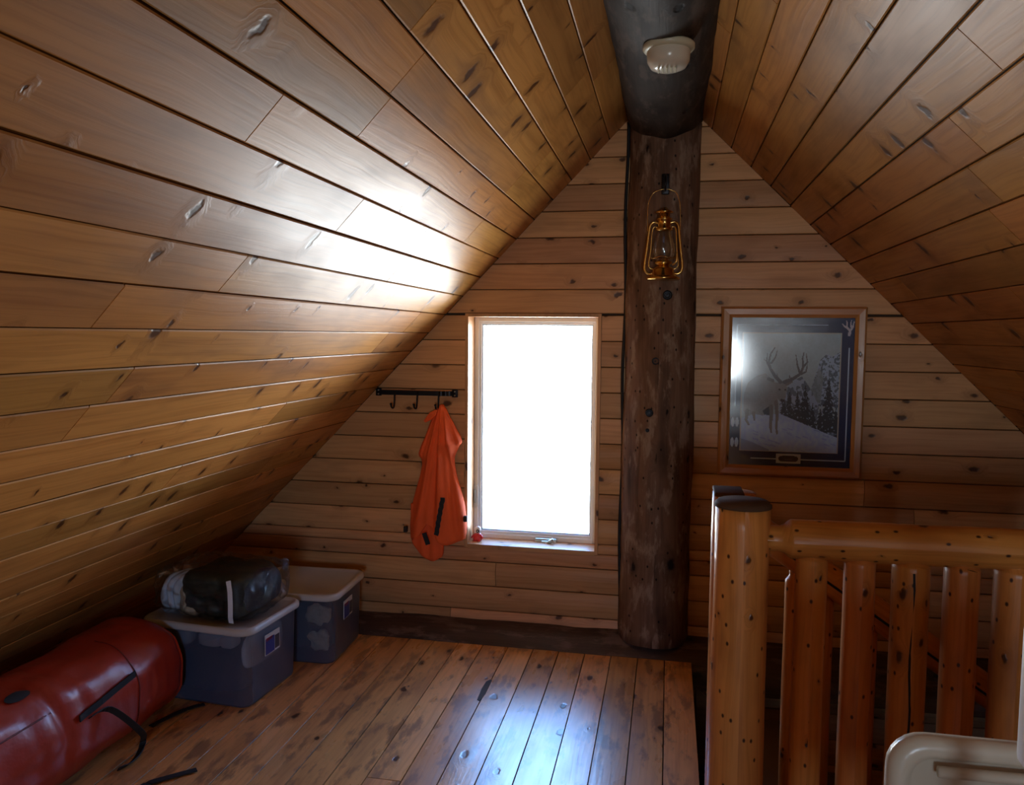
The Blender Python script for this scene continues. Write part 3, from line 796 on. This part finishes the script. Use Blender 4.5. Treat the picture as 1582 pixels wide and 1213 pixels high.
# conifers
def conifer(x, top, bot, wd, col):
    a, b, c = P_(x, top), P_(x, bot), P_(x + wd, bot)
    t = np.clip((vv - a[1]) / (b[1] - a[1]), 0, 1.001)
    tier = .55 + .45 * ((t * 8) % 1)
    m = (t > 0) & (t <= 1) & (np.abs(uu - a[0]) < (c[0] - b[0]) * t * tier * (0.75 + .5 * q3)) & inside
    paint(m, col)
    paint(m & (q3 > .80), (.30, .34, .38))
for x, a, b, wd in ((.50, .46, .72, .07), (.58, .48, .74, .07), (.44, .52, .70, .05), (.66, .42, .80, .11), (.74, .58, .83, .07), (.82, .62, .86, .08), (.90, .36, .86, .13), (.98, .60, .90, .08)):
    conifer(x, a, b, wd, (.035, .05, .055))
# snow slope
m = poly(PP([(0, .73), (.10, .70), (.40, .68), (.62, .75), (.80, .81), (1, .87), (1, 1), (0, 1)])) & inside
img[m] = np.array((.42, .47, .55)) + (q1[m, None] - .5) * .10
m = poly(PP([(0, .90), (.12, .93), (.30, .99), (.3, 1), (0, 1)])) & inside; paint(m, (.15, .18, .22), .6)
for k in range(26):
    x, y = rs.rand(), .80 + .19 * rs.rand(); m = stroke(PP([(x, y), (x + .05, y + .012)]), .004) & inside & (vv > .73); paint(m, (.22, .26, .32), .6)
# buck: body, neck, head, legs, antlers
hide = (.19, .17, .14)
m = poly(PP([(.02, .52), (.06, .42), (.15, .36), (.24, .34), (.30, .38), (.36, .42), (.40, .47), (.46, .52), (.44, .56), (.38, .56), (.34, .62), (.30, .68), (.22, .70), (.12, .68), (.05, .72), (.02, .66)])) & inside
img[m] = np.array((.27, .26, .22)) + (q3[m, None] - .5) * .06
m = poly(PP([(.22, .66), (.30, .61), (.33, .66), (.31, .70), (.24, .69)])) & inside; paint(m, (.05, .055, .06))
for l in ([(.31, .62), (.315, .72), (.31, .80), (.32, .84)], [(.36, .58), (.375, .70), (.37, .78), (.38, .85)], [(.06, .66), (.05, .74), (.08, .78)], [(.13, .68), (.14, .74)]):
    paint(stroke(PP(l), .016, .008) & inside, hide)
paint(stroke(PP([(.32, .40), (.27, .385)]), .013) & inside, (.16, .14, .12)); paint(stroke(PP([(.46, .43), (.51, .405)]), .013) & inside, (.16, .14, .12))
m = poly(PP([(.34, .42), (.42, .41), (.47, .45), (.46, .54), (.43, .58), (.39, .57), (.36, .50)])) & inside; paint(m, (.24, .23, .20))
for ex in (.39, .45): paint(stroke(PP([(ex, .475), (ex + .006, .477)]), .007) & inside, (.03, .03, .03))
paint(stroke(PP([(.415, .565), (.43, .568)]), .011) & inside, (.03, .03, .035))
ant = (.10, .10, .10)
for l, w0, w1 in (([(.40, .41), (.34, .36), (.29, .30), (.27, .24), (.29, .17), (.33, .12)], .016, .004), ([(.29, .30), (.25, .24), (.255, .17)], .010, .003), ([(.30, .25), (.34, .20), (.355, .145)], .009, .003), ([(.27, .25), (.22, .22)], .007, .002),
                  ([(.44, .41), (.53, .38), (.60, .34), (.63, .28), (.62, .21), (.63, .16)], .016, .004), ([(.60, .34), (.57, .27), (.55, .18)], .010, .003), ([(.63, .28), (.67, .24), (.655, .17)], .009, .003), ([(.61, .34), (.66, .32), (.67, .26)], .009, .003), ([(.37, .385), (.36, .34)], .006, .002), ([(.50, .39), (.49, .35)], .006, .002)):
    paint(stroke(PP(l), w0, w1) & inside, ant)
# mat decorations
ln = (.45, .48, .48)
paint(stroke([(.05, .055), (.78, .055)], .0035), ln); paint(stroke([(.05, .055), (.05, .60)], .0035), ln)
paint(stroke([(.19, .948), (.955, .948)], .0035), ln); paint(stroke([(.955, .20), (.955, .948)], .0035), ln)
bone = (.50, .38, .34)
for l, w0, w1 in (([(.95, .115), (.955, .09), (.94, .075), (.91, .06), (.895, .045)], .012, .004), ([(.955, .09), (.975, .07), (.985, .03)], .010, .004), ([(.93, .07), (.93, .04), (.925, .025)], .008, .003), ([(.965, .075), (.96, .04), (.965, .022)], .007, .003)):
    paint(stroke(l, w0, w1), bone)
for yy in (.715, .850):
    for s in (-1, 1):
        m = (((uu - (.052 + s * .018)) / .0145) ** 2 + ((vv - yy + .006 * (1 if True else 0)) / .032) ** 2 < 1)
        paint(m, (.50, .52, .52))
    paint(stroke([(.052, yy - .04), (.052, yy - .005)], .004), (.012, .02, .045))
paint((np.abs(uu - .50) < .098) & (np.abs(vv - .945) < .032), (.50, .47, .42))
paint((((np.abs(uu - .50)) / .078) ** 4 + ((vv - .945) / .020) ** 4) < 1, (.025, .020, .022))
paint(stroke([(.46, .940), (.54, .940)], .002) | stroke([(.47, .949), (.53, .949)], .002), (.12, .10, .09))
# sheet
xa_, xb_, za_, zb_ = PX0 + FWD - .004, PX1 - FWD + .004, PZ0 + FWD - .004, PZ1 - FWD + .004
gx = np.linspace(xa_, xb_, GW + 1); gz = np.linspace(zb_, za_, GH + 1)
XX, ZZ = np.meshgrid(gx, gz)
vsn = np.stack([XX.ravel(), np.full(XX.size, YB - .016), ZZ.ravel()], 1)
ii, jj = np.meshgrid(np.arange(GH), np.arange(GW), indexing='ij'); a0 = (ii * (GW + 1) + jj).ravel()
fcs = np.stack([a0, a0 + GW + 1, a0 + GW + 2, a0 + 1], 1)
me = bpy.data.meshes.new('print')
me.vertices.add(len(vsn)); me.vertices.foreach_set('co', vsn.ravel().astype(np.float32))
me.loops.add(fcs.size); me.loops.foreach_set('vertex_index', fcs.ravel().astype(np.int32))
me.polygons.add(len(fcs)); me.polygons.foreach_set('loop_start', (np.arange(len(fcs)) * 4).astype(np.int32))
me.update(calc_edges=True); me.validate()
img *= 2.0
img *= np.array((.88, 1.0, 1.22))
ca = me.color_attributes.new('paint', 'FLOAT_COLOR', 'CORNER')
colr = np.repeat(np.concatenate([img.reshape(-1, 3), np.ones((GW * GH, 1))], 1), 4, axis=0)
ca.data.foreach_set('color', colr.ravel().astype(np.float32))
g = NT('printed_sheet'); at = g.n('VertexColor', layer_name='paint'); g.bsdf(at.outputs[0], .7)
link_mesh('print', me, g.m, pic)
box('picture_glass', (xa_, YB - .0215, za_), (xb_, YB - .0195, zb_), M['picglass'], pic)

# ================================================================== RAILING
YR = 2.2
newel = log('newel_post', (.205, YR, -.027), (.205, YR, .962), lambda s: .0715 + .004 * (1 - s), M['log'], seg=32, rough=.035, seed=11,
            label='thick honey coloured log newel post at the near left end of the stair railing', cat='post')
lathe('end_cap', [(.0755, -.012), (.0755, -.005), (.066, .004), (.0, .005)], (.205, YR, .966), M['capwood'], newel, seg=32)
newel2 = log('newel_post', (.197, 2.39, -.9), (.197, 2.39, .955), .062, M['log'], seg=24, rough=.035, seed=14,
             label='second log newel post directly behind the front newel at the head of the stairs', cat='post')
box('end_cap', (.138, 2.33, .95), (.222, 2.45, .962), M['capwood'], newel2, .004)
railing = empty('log_railing', (.6, YR, 0), label='honey log railing with upright balusters along the near side of the stairwell', cat='railing')
log('top_rail', (.268, YR, .872), (1.56, YR, .880), .052, M['log'], railing, seg=28, rough=.05, seed=21, ends=(.065, .66), bend=.004)
log('bottom_rail', (.268, YR, .09), (2.1, YR, .09), .042, M['log'], railing, seg=20, rough=.05, seed=22, ends=(.05, .7))
for i, (px, wpx) in enumerate(((1249, 44), (1323, 43), (1402, 50), (1480, 46), (1561, 50), (1640, 46), (1716, 46), (1795, 46))):
    bx_ = onY(px, 1000, YR).x
    rr = wpx / 2 / 546
    bl_ = log('baluster', (bx_, YR, .10), (bx_, YR, .855), rr, M['log'], railing, seg=22, rough=.05, seed=31 + i, ends=(.035, .74), bend=.004)
    if i == 2:      # the long drying crack in the third baluster
        ribbon('crack', [Vector((bx_ - .004 + .003 * math.sin(k), YR - rr - .0006, .36 + k * .045)) for k in range(11)], (1, 0, 0), .0055, .002, M['black'], bl_)
# raking handrail down the stairs, behind
YD = 2.45
pa, pb = onY(1200, 838, YD), onY(1440, 1008, YD)
dd = (pb - pa); pe = pa + dd * 3.2; ps = pa - dd * .12
hand = empty('stair_handrail', (pa.x, YD, -.2), label='sloping log handrail with thin balusters going down the stairs behind the railing', cat='railing')
log('hand_rail', ps, pe, .045, M['log'], hand, seg=24, rough=.05, seed=51)
ribbon('split', [ps + dd * (k * .1) + Vector((.0, -.046, -.004)) for k in range(1, 30)], (0, 0, 1), .007, .002, M['black'], hand)
for i, px in enumerate((1223, 1268, 1336, 1410, 1480, 1550)):
    bx_ = onY(px, 1050, YD).x; zt_ = pa.z + (bx_ - pa.x) * dd.z / dd.x - .05
    log('baluster', (bx_, YD, zt_ - .80), (bx_, YD, zt_ + .015), .029, M['log'], hand, seg=18, rough=.05, seed=61 + i, ends=(.04, .6))

# stairs
st = empty('staircase', (.5, 2.9, -1.9), label='dark wooden staircase going down to the right behind the railing', cat='stairs')
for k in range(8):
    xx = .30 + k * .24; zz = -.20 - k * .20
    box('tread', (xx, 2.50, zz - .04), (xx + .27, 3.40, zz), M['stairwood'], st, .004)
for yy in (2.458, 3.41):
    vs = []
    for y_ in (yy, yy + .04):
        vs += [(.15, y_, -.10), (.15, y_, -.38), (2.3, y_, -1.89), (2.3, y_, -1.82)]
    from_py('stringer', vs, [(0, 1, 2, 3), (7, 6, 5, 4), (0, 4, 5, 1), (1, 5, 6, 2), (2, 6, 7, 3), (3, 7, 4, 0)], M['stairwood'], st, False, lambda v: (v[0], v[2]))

# ================================================================== STORAGE BINS
def rrect(bm, w, d, z, r, n=5):
    out = []
    for (sx, sy, a0) in ((1, 1, 0), (-1, 1, PI / 2), (-1, -1, PI), (1, -1, 1.5 * PI)):
        for k in range(n + 1):
            a = a0 + PI / 2 * k / n; out.append(bm.verts.new((sx * (w / 2 - r) + r * math.cos(a), sy * (d / 2 - r) + r * math.sin(a), z)))
    return out
def loft(bm, rings, cap0=True, cap1=True):
    n = len(rings[0])
    for a, b in zip(rings, rings[1:]):
        for k in range(n): bm.faces.new((a[k], a[(k + 1) % n], b[(k + 1) % n], b[k]))
    if cap0: bm.faces.new(rings[0][::-1])
    if cap1: bm.faces.new(rings[-1])
def make_bin(loc, rz, W, Dp, H, label, face_label_x):
    t = empty('storage_bin', loc, label=label, cat='storage bin', group='lidded plastic storage bins')
    t.rotation_euler = (0, 0, rz)
    bm = bmesh.new()
    loft(bm, [rrect(bm, W - .055 - .0, Dp - .055, 0, .035), rrect(bm, W - .045, Dp - .045, .012, .04), rrect(bm, W - .03, Dp - .03, H - .035, .045), rrect(bm, W - .012, Dp - .012, H - .03, .05), rrect(bm, W - .012, Dp - .012, H - .02, .05)], True, False)
    o = bm_obj('tub', bm, M['bin'], None, True); o.parent = t
    bm = bmesh.new()
    loft(bm, [rrect(bm, W, Dp, H - .026, .055), rrect(bm, W + .004, Dp + .004, H - .022, .056), rrect(bm, W + .004, Dp + .004, H - .008, .056), rrect(bm, W - .012, Dp - .012, H, .05), rrect(bm, W - .03, Dp - .03, H - .001, .045), rrect(bm, W - .045, Dp - .045, H - .008, .04)], True, True)
    o = bm_obj('lid', bm, M['lid'], None, True); o.parent = t
    # sticker on the right-hand side (+x)
    sx = W / 2 - .0125
    lab = box('sticker', (sx - .001, face_label_x - .05, H - .145), (sx + .002, face_label_x + .05, H - .065), M['lab_white']); lab.parent = t
    for nm, a, b, mt in (('sticker_panel', (-.048, -.142), (.012, -.080), 'lab_blue'), ('sticker_mark', (-.044, -.090), (.0, -.078), 'lab_red'), ('sticker_panel', (.016, -.138), (.046, -.085), 'lab_dark')):
        q = box(nm, (sx + .002, face_label_x + a[0], H + a[1]), (sx + .003, face_label_x + b[0], H + b[1]), M[mt]); q.parent = lab
    return t
def blob(name, c, size, mat, parent=None, amp=.02, fr=9, seed=0, p=3.2, sub=4, rz=0, ribs=0, lo=0, **kw):
    """soft stuffed or folded form: superellipsoid with noise and optional ribs"""
    bm = bmesh.new(); bmesh.ops.create_icosphere(bm, subdivisions=sub, radius=1)
    R = Matrix.Rotation(rz, 3, 'Z')
    for v in bm.verts:
        d = v.co.normalized(); k = (abs(d.x) ** p + abs(d.y) ** p + abs(d.z) ** p) ** (-1 / p)
        q = Vector((d.x * k * size[0] / 2, d.y * k * size[1] / 2, d.z * k * size[2] / 2))
        f = noise.noise(q * fr + Vector((seed, seed * 2.3, 0))) + .5 * noise.noise(q * fr * 2.3 + Vector((0, seed, 5)))
        q += d * amp * f
        if ribs: q += d * amp * .5 * math.sin(q.z * ribs + 2 * noise.noise(q * 6))
        q = R @ q + Vector(c)
        if lo and q.z < lo: q.z = lo
        v.co = q
    return bm_obj(name, bm, mat, parent, True, **kw)
R6 = math.radians(-4.5)
B1 = Vector((-1.722, 2.832, .001)); R1 = R6
B2 = Vector((-1.572, 3.255, .001)); R2 = math.radians(2)
make_bin(B1, R1, .485, .395, .31, 'translucent storage bin with navy and white contents under the clear bedding bag', -.02)
make_bin(B2, R2, .430, .395, .305, 'translucent storage bin with bare pale lid in the corner beside the gable wall', -.02)
def at(Bc, R, x, y, z): return Bc + Matrix.Rotation(R, 3, 'Z') @ Vector((x, y, z))
blob('folded_blanket', at(B1, R1, -.01, 0, .112), (.33, .27, .19), M['navy'], amp=.008, seed=3, rz=R1, p=7, label='folded navy blanket filling the near translucent storage bin', cat='blanket')
for i, (x_, w_, nm) in enumerate(((-.075, .075, 'left'), (.045, .10, 'middle'), (.125, .06, 'right'))):
    blob('rolled_towel', at(B1, R1, x_, -.135, .243), (w_, .07, .055), M['whitecloth'], amp=.006, seed=9 + i, rz=R1, p=4, sub=3, label='%s one of three white rolled towels behind the front of the near bin' % nm, cat='towel', group='white towels in the near bin')
blob('folded_sheet', at(B1, R1, .186, -.02, .195), (.030, .25, .14), M['whitecloth'], amp=.008, seed=15, rz=R1, p=4, sub=3, label='pale folded sheet pressed against the right side of the near bin', cat='sheet')
blob('folded_blanket', at(B2, R2, -.0, .025, .125), (.31, .23, .21), M['greygreen'], amp=.006, seed=23, rz=R2, p=7, label='grey-green folded blanket filling the corner storage bin', cat='blanket')
for i, (z_, nm) in enumerate(((.20, 'upper'), (.085, 'lower'))):
    blob('crumpled_cloth', at(B2, R2, .115, -.130, z_), (.10, .022, .09), M['tan'], amp=.022, fr=26, seed=33 + i, rz=R2, p=2.4, sub=3, label='%s crumpled cream cloth showing through the corner bin front' % nm, cat='cloth', group='cream cloths in the corner bin')

# clear bedding bag on the near bin
bag = empty('bedding_bag', at(B1, R1, .005, 0, .312), label='clear vinyl zip bag of dark green bedding on top of the near storage bin', cat='bag')
Lz = .313
def BP(x_, y_, z_): return at(B1, R1, x_, y_, z_)
blob('green_comforter', BP(.035, .0, Lz + .088), (.275, .285, .168), M['green'], bag, amp=.006, seed=41, rz=R1, p=6.5, ribs=160)
blob('dark_comforter', BP(.125, .02, Lz + .082), (.15, .26, .15), M['navy'], bag, amp=.012, seed=43, rz=R1, p=3.4)
for i, x_ in enumerate((-.185, -.158, -.132)):
    blob('quilt_fold', BP(x_, -.03, Lz + .070), (.034, .20, .135), M['whitecloth'], bag, amp=.008, fr=14, seed=51 + i, rz=R1, p=3, sub=3)
blob('cream_fold', BP(-.098, -.08, Lz + .060), (.05, .12, .11), M['tan'], bag, amp=.012, fr=14, seed=57, rz=R1 + .3, p=2.6, sub=3)
blob('cream_fold', BP(-.055, -.118, Lz + .022), (.07, .05, .035), M['tan'], bag, amp=.008, fr=20, seed=58, rz=R1 - .2, p=2.6, sub=3)
blob('cream_fold', BP(-.10, .03, Lz + .125), (.055, .10, .055), M['tan'], bag, amp=.010, fr=18, seed=59, rz=R1, p=2.6, sub=3)
blob('vinyl_cover', BP(.0, .0, Lz + .093), (.445, .330, .180), M['bagfilm'], bag, amp=.013, fr=26, seed=61, rz=R1, p=6, sub=6, lo=Lz)
ribbon('zipper_tape', [BP(.135, -.158, Lz + .165), BP(.148, -.168, Lz + .13), BP(.152, -.172, Lz + .08), BP(.150, -.170, Lz + .03), BP(.146, -.160, Lz + .006)], (1, 0, 0), .018, .003, M['whitecloth'], bag)
tube('piping', spline([BP(.19, .10, Lz + .17), BP(.215, .11, Lz + .185), BP(.222, .12, Lz + .15), BP(.220, .12, Lz + .06)], 5), .003, M['bagfilm'], bag)

# ================================================================== RED SACK
def sack():
    t = empty('duffel_sack', (-1.93, 2.0, 0), label='big stuffed red-orange vinyl duffel sack lying under the left slope in front of the bins', cat='duffel bag')
    vs = []; fs = []; nY = 90; nA = 64
    y0_, y1_ = 1.02, 2.592
    for i in range(nY + 1):
        s = i / nY; y = y0_ + (y1_ - y0_) * s
        R = .182
        e_ = min(1, (y1_ - y) / .05); R *= .90 + .10 * math.sqrt(max(0, e_ * (2 - e_)))
        e2 = min(1, (y - y0_) / .25); R *= .45 + .55 * math.sqrt(max(0, e2 * (2 - e2)))
        cxx = -1.925; czz = R * .95
        for k in range(nA):
            a = 2 * PI * k / nA; ca_, sa_ = math.cos(a), math.sin(a)
            pw = 2.35; kk = (abs(ca_) ** pw + abs(sa_) ** pw) ** (-1 / pw)
            f = .05 * noise.noise(Vector((ca_ * 1.4, sa_ * 1.4, y * 3))) 
            # circumferential gathers near the far end, long pleats near the front
            g1 = math.exp(-((y - 2.42) / .16) ** 2); g2 = math.exp(-((y - 2.02) / .10) ** 2); g3 = max(0, min(1, (1.95 - y) / .3))
            f += .020 * g1 * math.sin(y * 130 + 3 * noise.noise(Vector((ca_ * 2, sa_ * 2, 4)))) * (.5 + noise.noise(Vector((a * 1.2, 3, y))))
            f -= .06 * g2 * max(0, math.sin(y * 60 + a * 2.2)) * max(0, math.cos(a - .7))
            f += g3 * (.020 * math.sin(a * 15 + y * 4 + 4 * noise.noise(Vector((y * 2, a, 1)))) - .05 * (1 - abs(math.sin(a * 4.5 + (y - 1.95) * 5 + 1.2 * noise.noise(Vector((y * 3, a, 2)))))) ** 5) 
            f += .045 * noise.noise(Vector((ca_ * 3, sa_ * 3, y * 7)))
            x = cxx + ca_ * kk * R * 1.02 * (1 + f); z = czz + sa_ * kk * R * (1 + f)
            z = max(z, .002)
            lim = (zL(x) - .01)
            if z > lim:   # lies against the slope
                d_ = (z - lim) / 2.07; z -= d_ * 1.0; x += d_ * 1.035
            vs.append((x, y, z))
    for i in range(nY):
        for k in range(nA):
            fs.append((i * nA + k, i * nA + (k + 1) % nA, (i + 1) * nA + (k + 1) % nA, (i + 1) * nA + k))
    fs.append(tuple(range(nA))); 
    c1 = len(vs); vs.append((-1.925, y1_ + .010, .18)); 
    b = nY * nA
    for k in range(nA): fs.append((b + (k + 1) % nA, b + k, c1))
    fs = [f[::-1] for f in fs]
    o = from_py('body', vs, fs, M['vinyl'], t, True)
    V = [Vector(v) for v in vs]
    def on(y, a, lift=.003):
        i = (y - y0_) / (y1_ - y0_) * nY; k = (a / (2 * PI) * nA) % nA
        i0 = int(min(max(i, 0), nY - 1)); k0 = int(k)
        p = V[i0 * nA + k0].lerp(V[(i0 + 1) * nA + k0], i - i0).lerp(V[i0 * nA + (k0 + 1) % nA].lerp(V[(i0 + 1) * nA + (k0 + 1) % nA], i - i0), k - k0)
        n = Vector((math.cos(a), 0, math.sin(a))); return p + n * lift
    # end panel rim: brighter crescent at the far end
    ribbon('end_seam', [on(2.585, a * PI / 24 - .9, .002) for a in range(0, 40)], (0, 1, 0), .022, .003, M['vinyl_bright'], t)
    tube('seam', [on(2.33, -.7 + a * .08, .001) for a in range(28)], .0022, M['vinyl_seam'], t, seg=5)
    tube('seam', [on(1.1 + a * .04, .62, .001) for a in range(23)], .0028, M['vinyl_seam'], t, seg=5)
    # oval black grommet patch
    pts = [on(1.93 + .045 * math.cos(q * PI / 10), 1.12 + .10 * math.sin(q * PI / 10), .004) for q in range(20)]
    c = sum(pts, Vector()) / 20 + Vector((.003, 0, .004))
    from_py('grommet', pts + [c], [(i, (i + 1) % 20, 20) for i in range(20)], M['black'], t, True)
    ribbon('webbing', [on(2.06 + .26 * q / 8, .28 + .16 * q / 8, .008) for q in range(9)], (0, .3, 1), .022, .004, M['black'], t)
    return on
on = sack()
sk = [o for o in C.objects if o.name.startswith('duffel_sack')][0]
q0 = on(2.10, .20, .01)
def FZ(px, py, z=.006): return onZ(px, py, z)
ribbon('loose_strap', spline([q0, on(2.17, .16, .02), onZ(217, 1130, .10), onZ(221, 1145, .03), FZ(214, 1165), FZ(200, 1180), FZ(182, 1189)], 6), (.6, .6, .4), .020, .003, M['black'], sk)
ribbon('tie_strap', spline([FZ(233, 1122), FZ(270, 1103), FZ(296, 1093), FZ(316, 1088)], 5), (.5, .8, 0), .022, .003, M['black'], sk)
ribbon('floor_strap', spline([FZ(180, 1240), FZ(225, 1212), FZ(260, 1201), FZ(304, 1189)], 5), (.5, .8, 0), .022, .003, M['black'], sk)

# ================================================================== PLASTIC CHAIR IN THE NEAR CORNER
def chair(name, T, label):
    """monobloc chair; local frame: back panel in the XZ plane at y=0, seat reaching +y"""
    t = empty(name, T, label=label, cat='chair')
    W2, H = .235, .84
    # back panel: outline swept as nested rounded rectangles, raised rim, recess with curved foot
    bm = bmesh.new()
    def ring(inset, y, zlo=.42, r=.05):
        out = []; w_ = W2 - inset; hi = H - inset; lo = zlo + inset; rr = max(.008, r - inset * .5)
        for (sx, top, a0) in ((1, 1, 0), (-1, 1, PI / 2), (-1, 0, PI), (1, 0, 1.5 * PI)):
            for k in range(7):
                a = a0 + PI / 2 * k / 6
                out.append(bm.verts.new((sx * (w_ - rr) + rr * math.cos(a), y, (hi - rr if top else lo + rr) + rr * math.sin(a))))
        return out
    loft(bm, [ring(0, .012), ring(-.0, 0), ring(.006, -.010), ring(.020, -.013), ring(.030, -.004), ring(.036, .006)], True, True)
    bmesh.ops.recalc_face_normals(bm, faces=bm.faces)
    o = bm_obj('backrest', bm, M['cream'], None, True); o.parent = t
    bm = bmesh.new()
    vs_ = []
    for k in range(17):
        s = k / 16; x = -W2 + .05 + (2 * W2 - .10) * s; vs_.append((x, H - .105 - .035 * math.sin(PI * s)))
    pts = [(-W2 + .05, .46)] + vs_ + [(W2 - .05, .46)]
    a = [bm.verts.new((p[0], -.012, p[1])) for p in pts]; b = [bm.verts.new((p[0], .004, p[1])) for p in pts]
    bm.faces.new(a); bm.faces.new(b[::-1])
    for i in range(len(pts)): bm.faces.new((a[i], b[i], b[(i + 1) % len(pts)], a[(i + 1) % len(pts)]))
    bmesh.ops.recalc_face_normals(bm, faces=bm.faces)
    o = bm_obj('back_panel', bm, M['cream'], None); o.parent = t
    o = tube('hand_grip', [(-.17, -.010, H - .046), (0, -.012, H - .043), (.17, -.010, H - .046)], .008, M['cream'], None, seg=10); o.parent = t
    bm = bmesh.new(); add_box(bm, (-.24, .0, .40), (.24, .44, .43), .02, 3); o = bm_obj('seat', bm, M['cream'], None, True); o.parent = t
    for sx in (-1, 1):
        for yy in (.03, .40):
            o = tube('leg', [(sx * .21, yy, .41), (sx * .24, yy + (-.05 if yy < .1 else .04), .0)], [.026, .018], M['cream'], None, seg=10); o.parent = t
    return t
c1_ = onY(1376, 1135, 1.2)
ch1 = chair('plastic_chair', (c1_.x + .232, 1.2, 0), 'cream plastic chair with rounded back in the near right corner')
# white upright rail standing nearer still, cut off by the right edge
pA = onY(1576, 1190, .95)
bm = bmesh.new(); add_box(bm, (pA.x, .93, pA.z), (pA.x + .30, .97, pA.z + .17), .014, 3)
hb_ = empty('folded_chair', (pA.x + .15, .95, 0), label='white plastic folding chair back cut off by the right edge of the view', cat='chair')
bm_obj('backrest', bm, M['white'], hb_, True)
for xx in (pA.x + .035, pA.x + .265):
    tube('leg', [(xx, .965, pA.z + .10), (xx, 1.0, .0)], .012, M['white'], hb_)
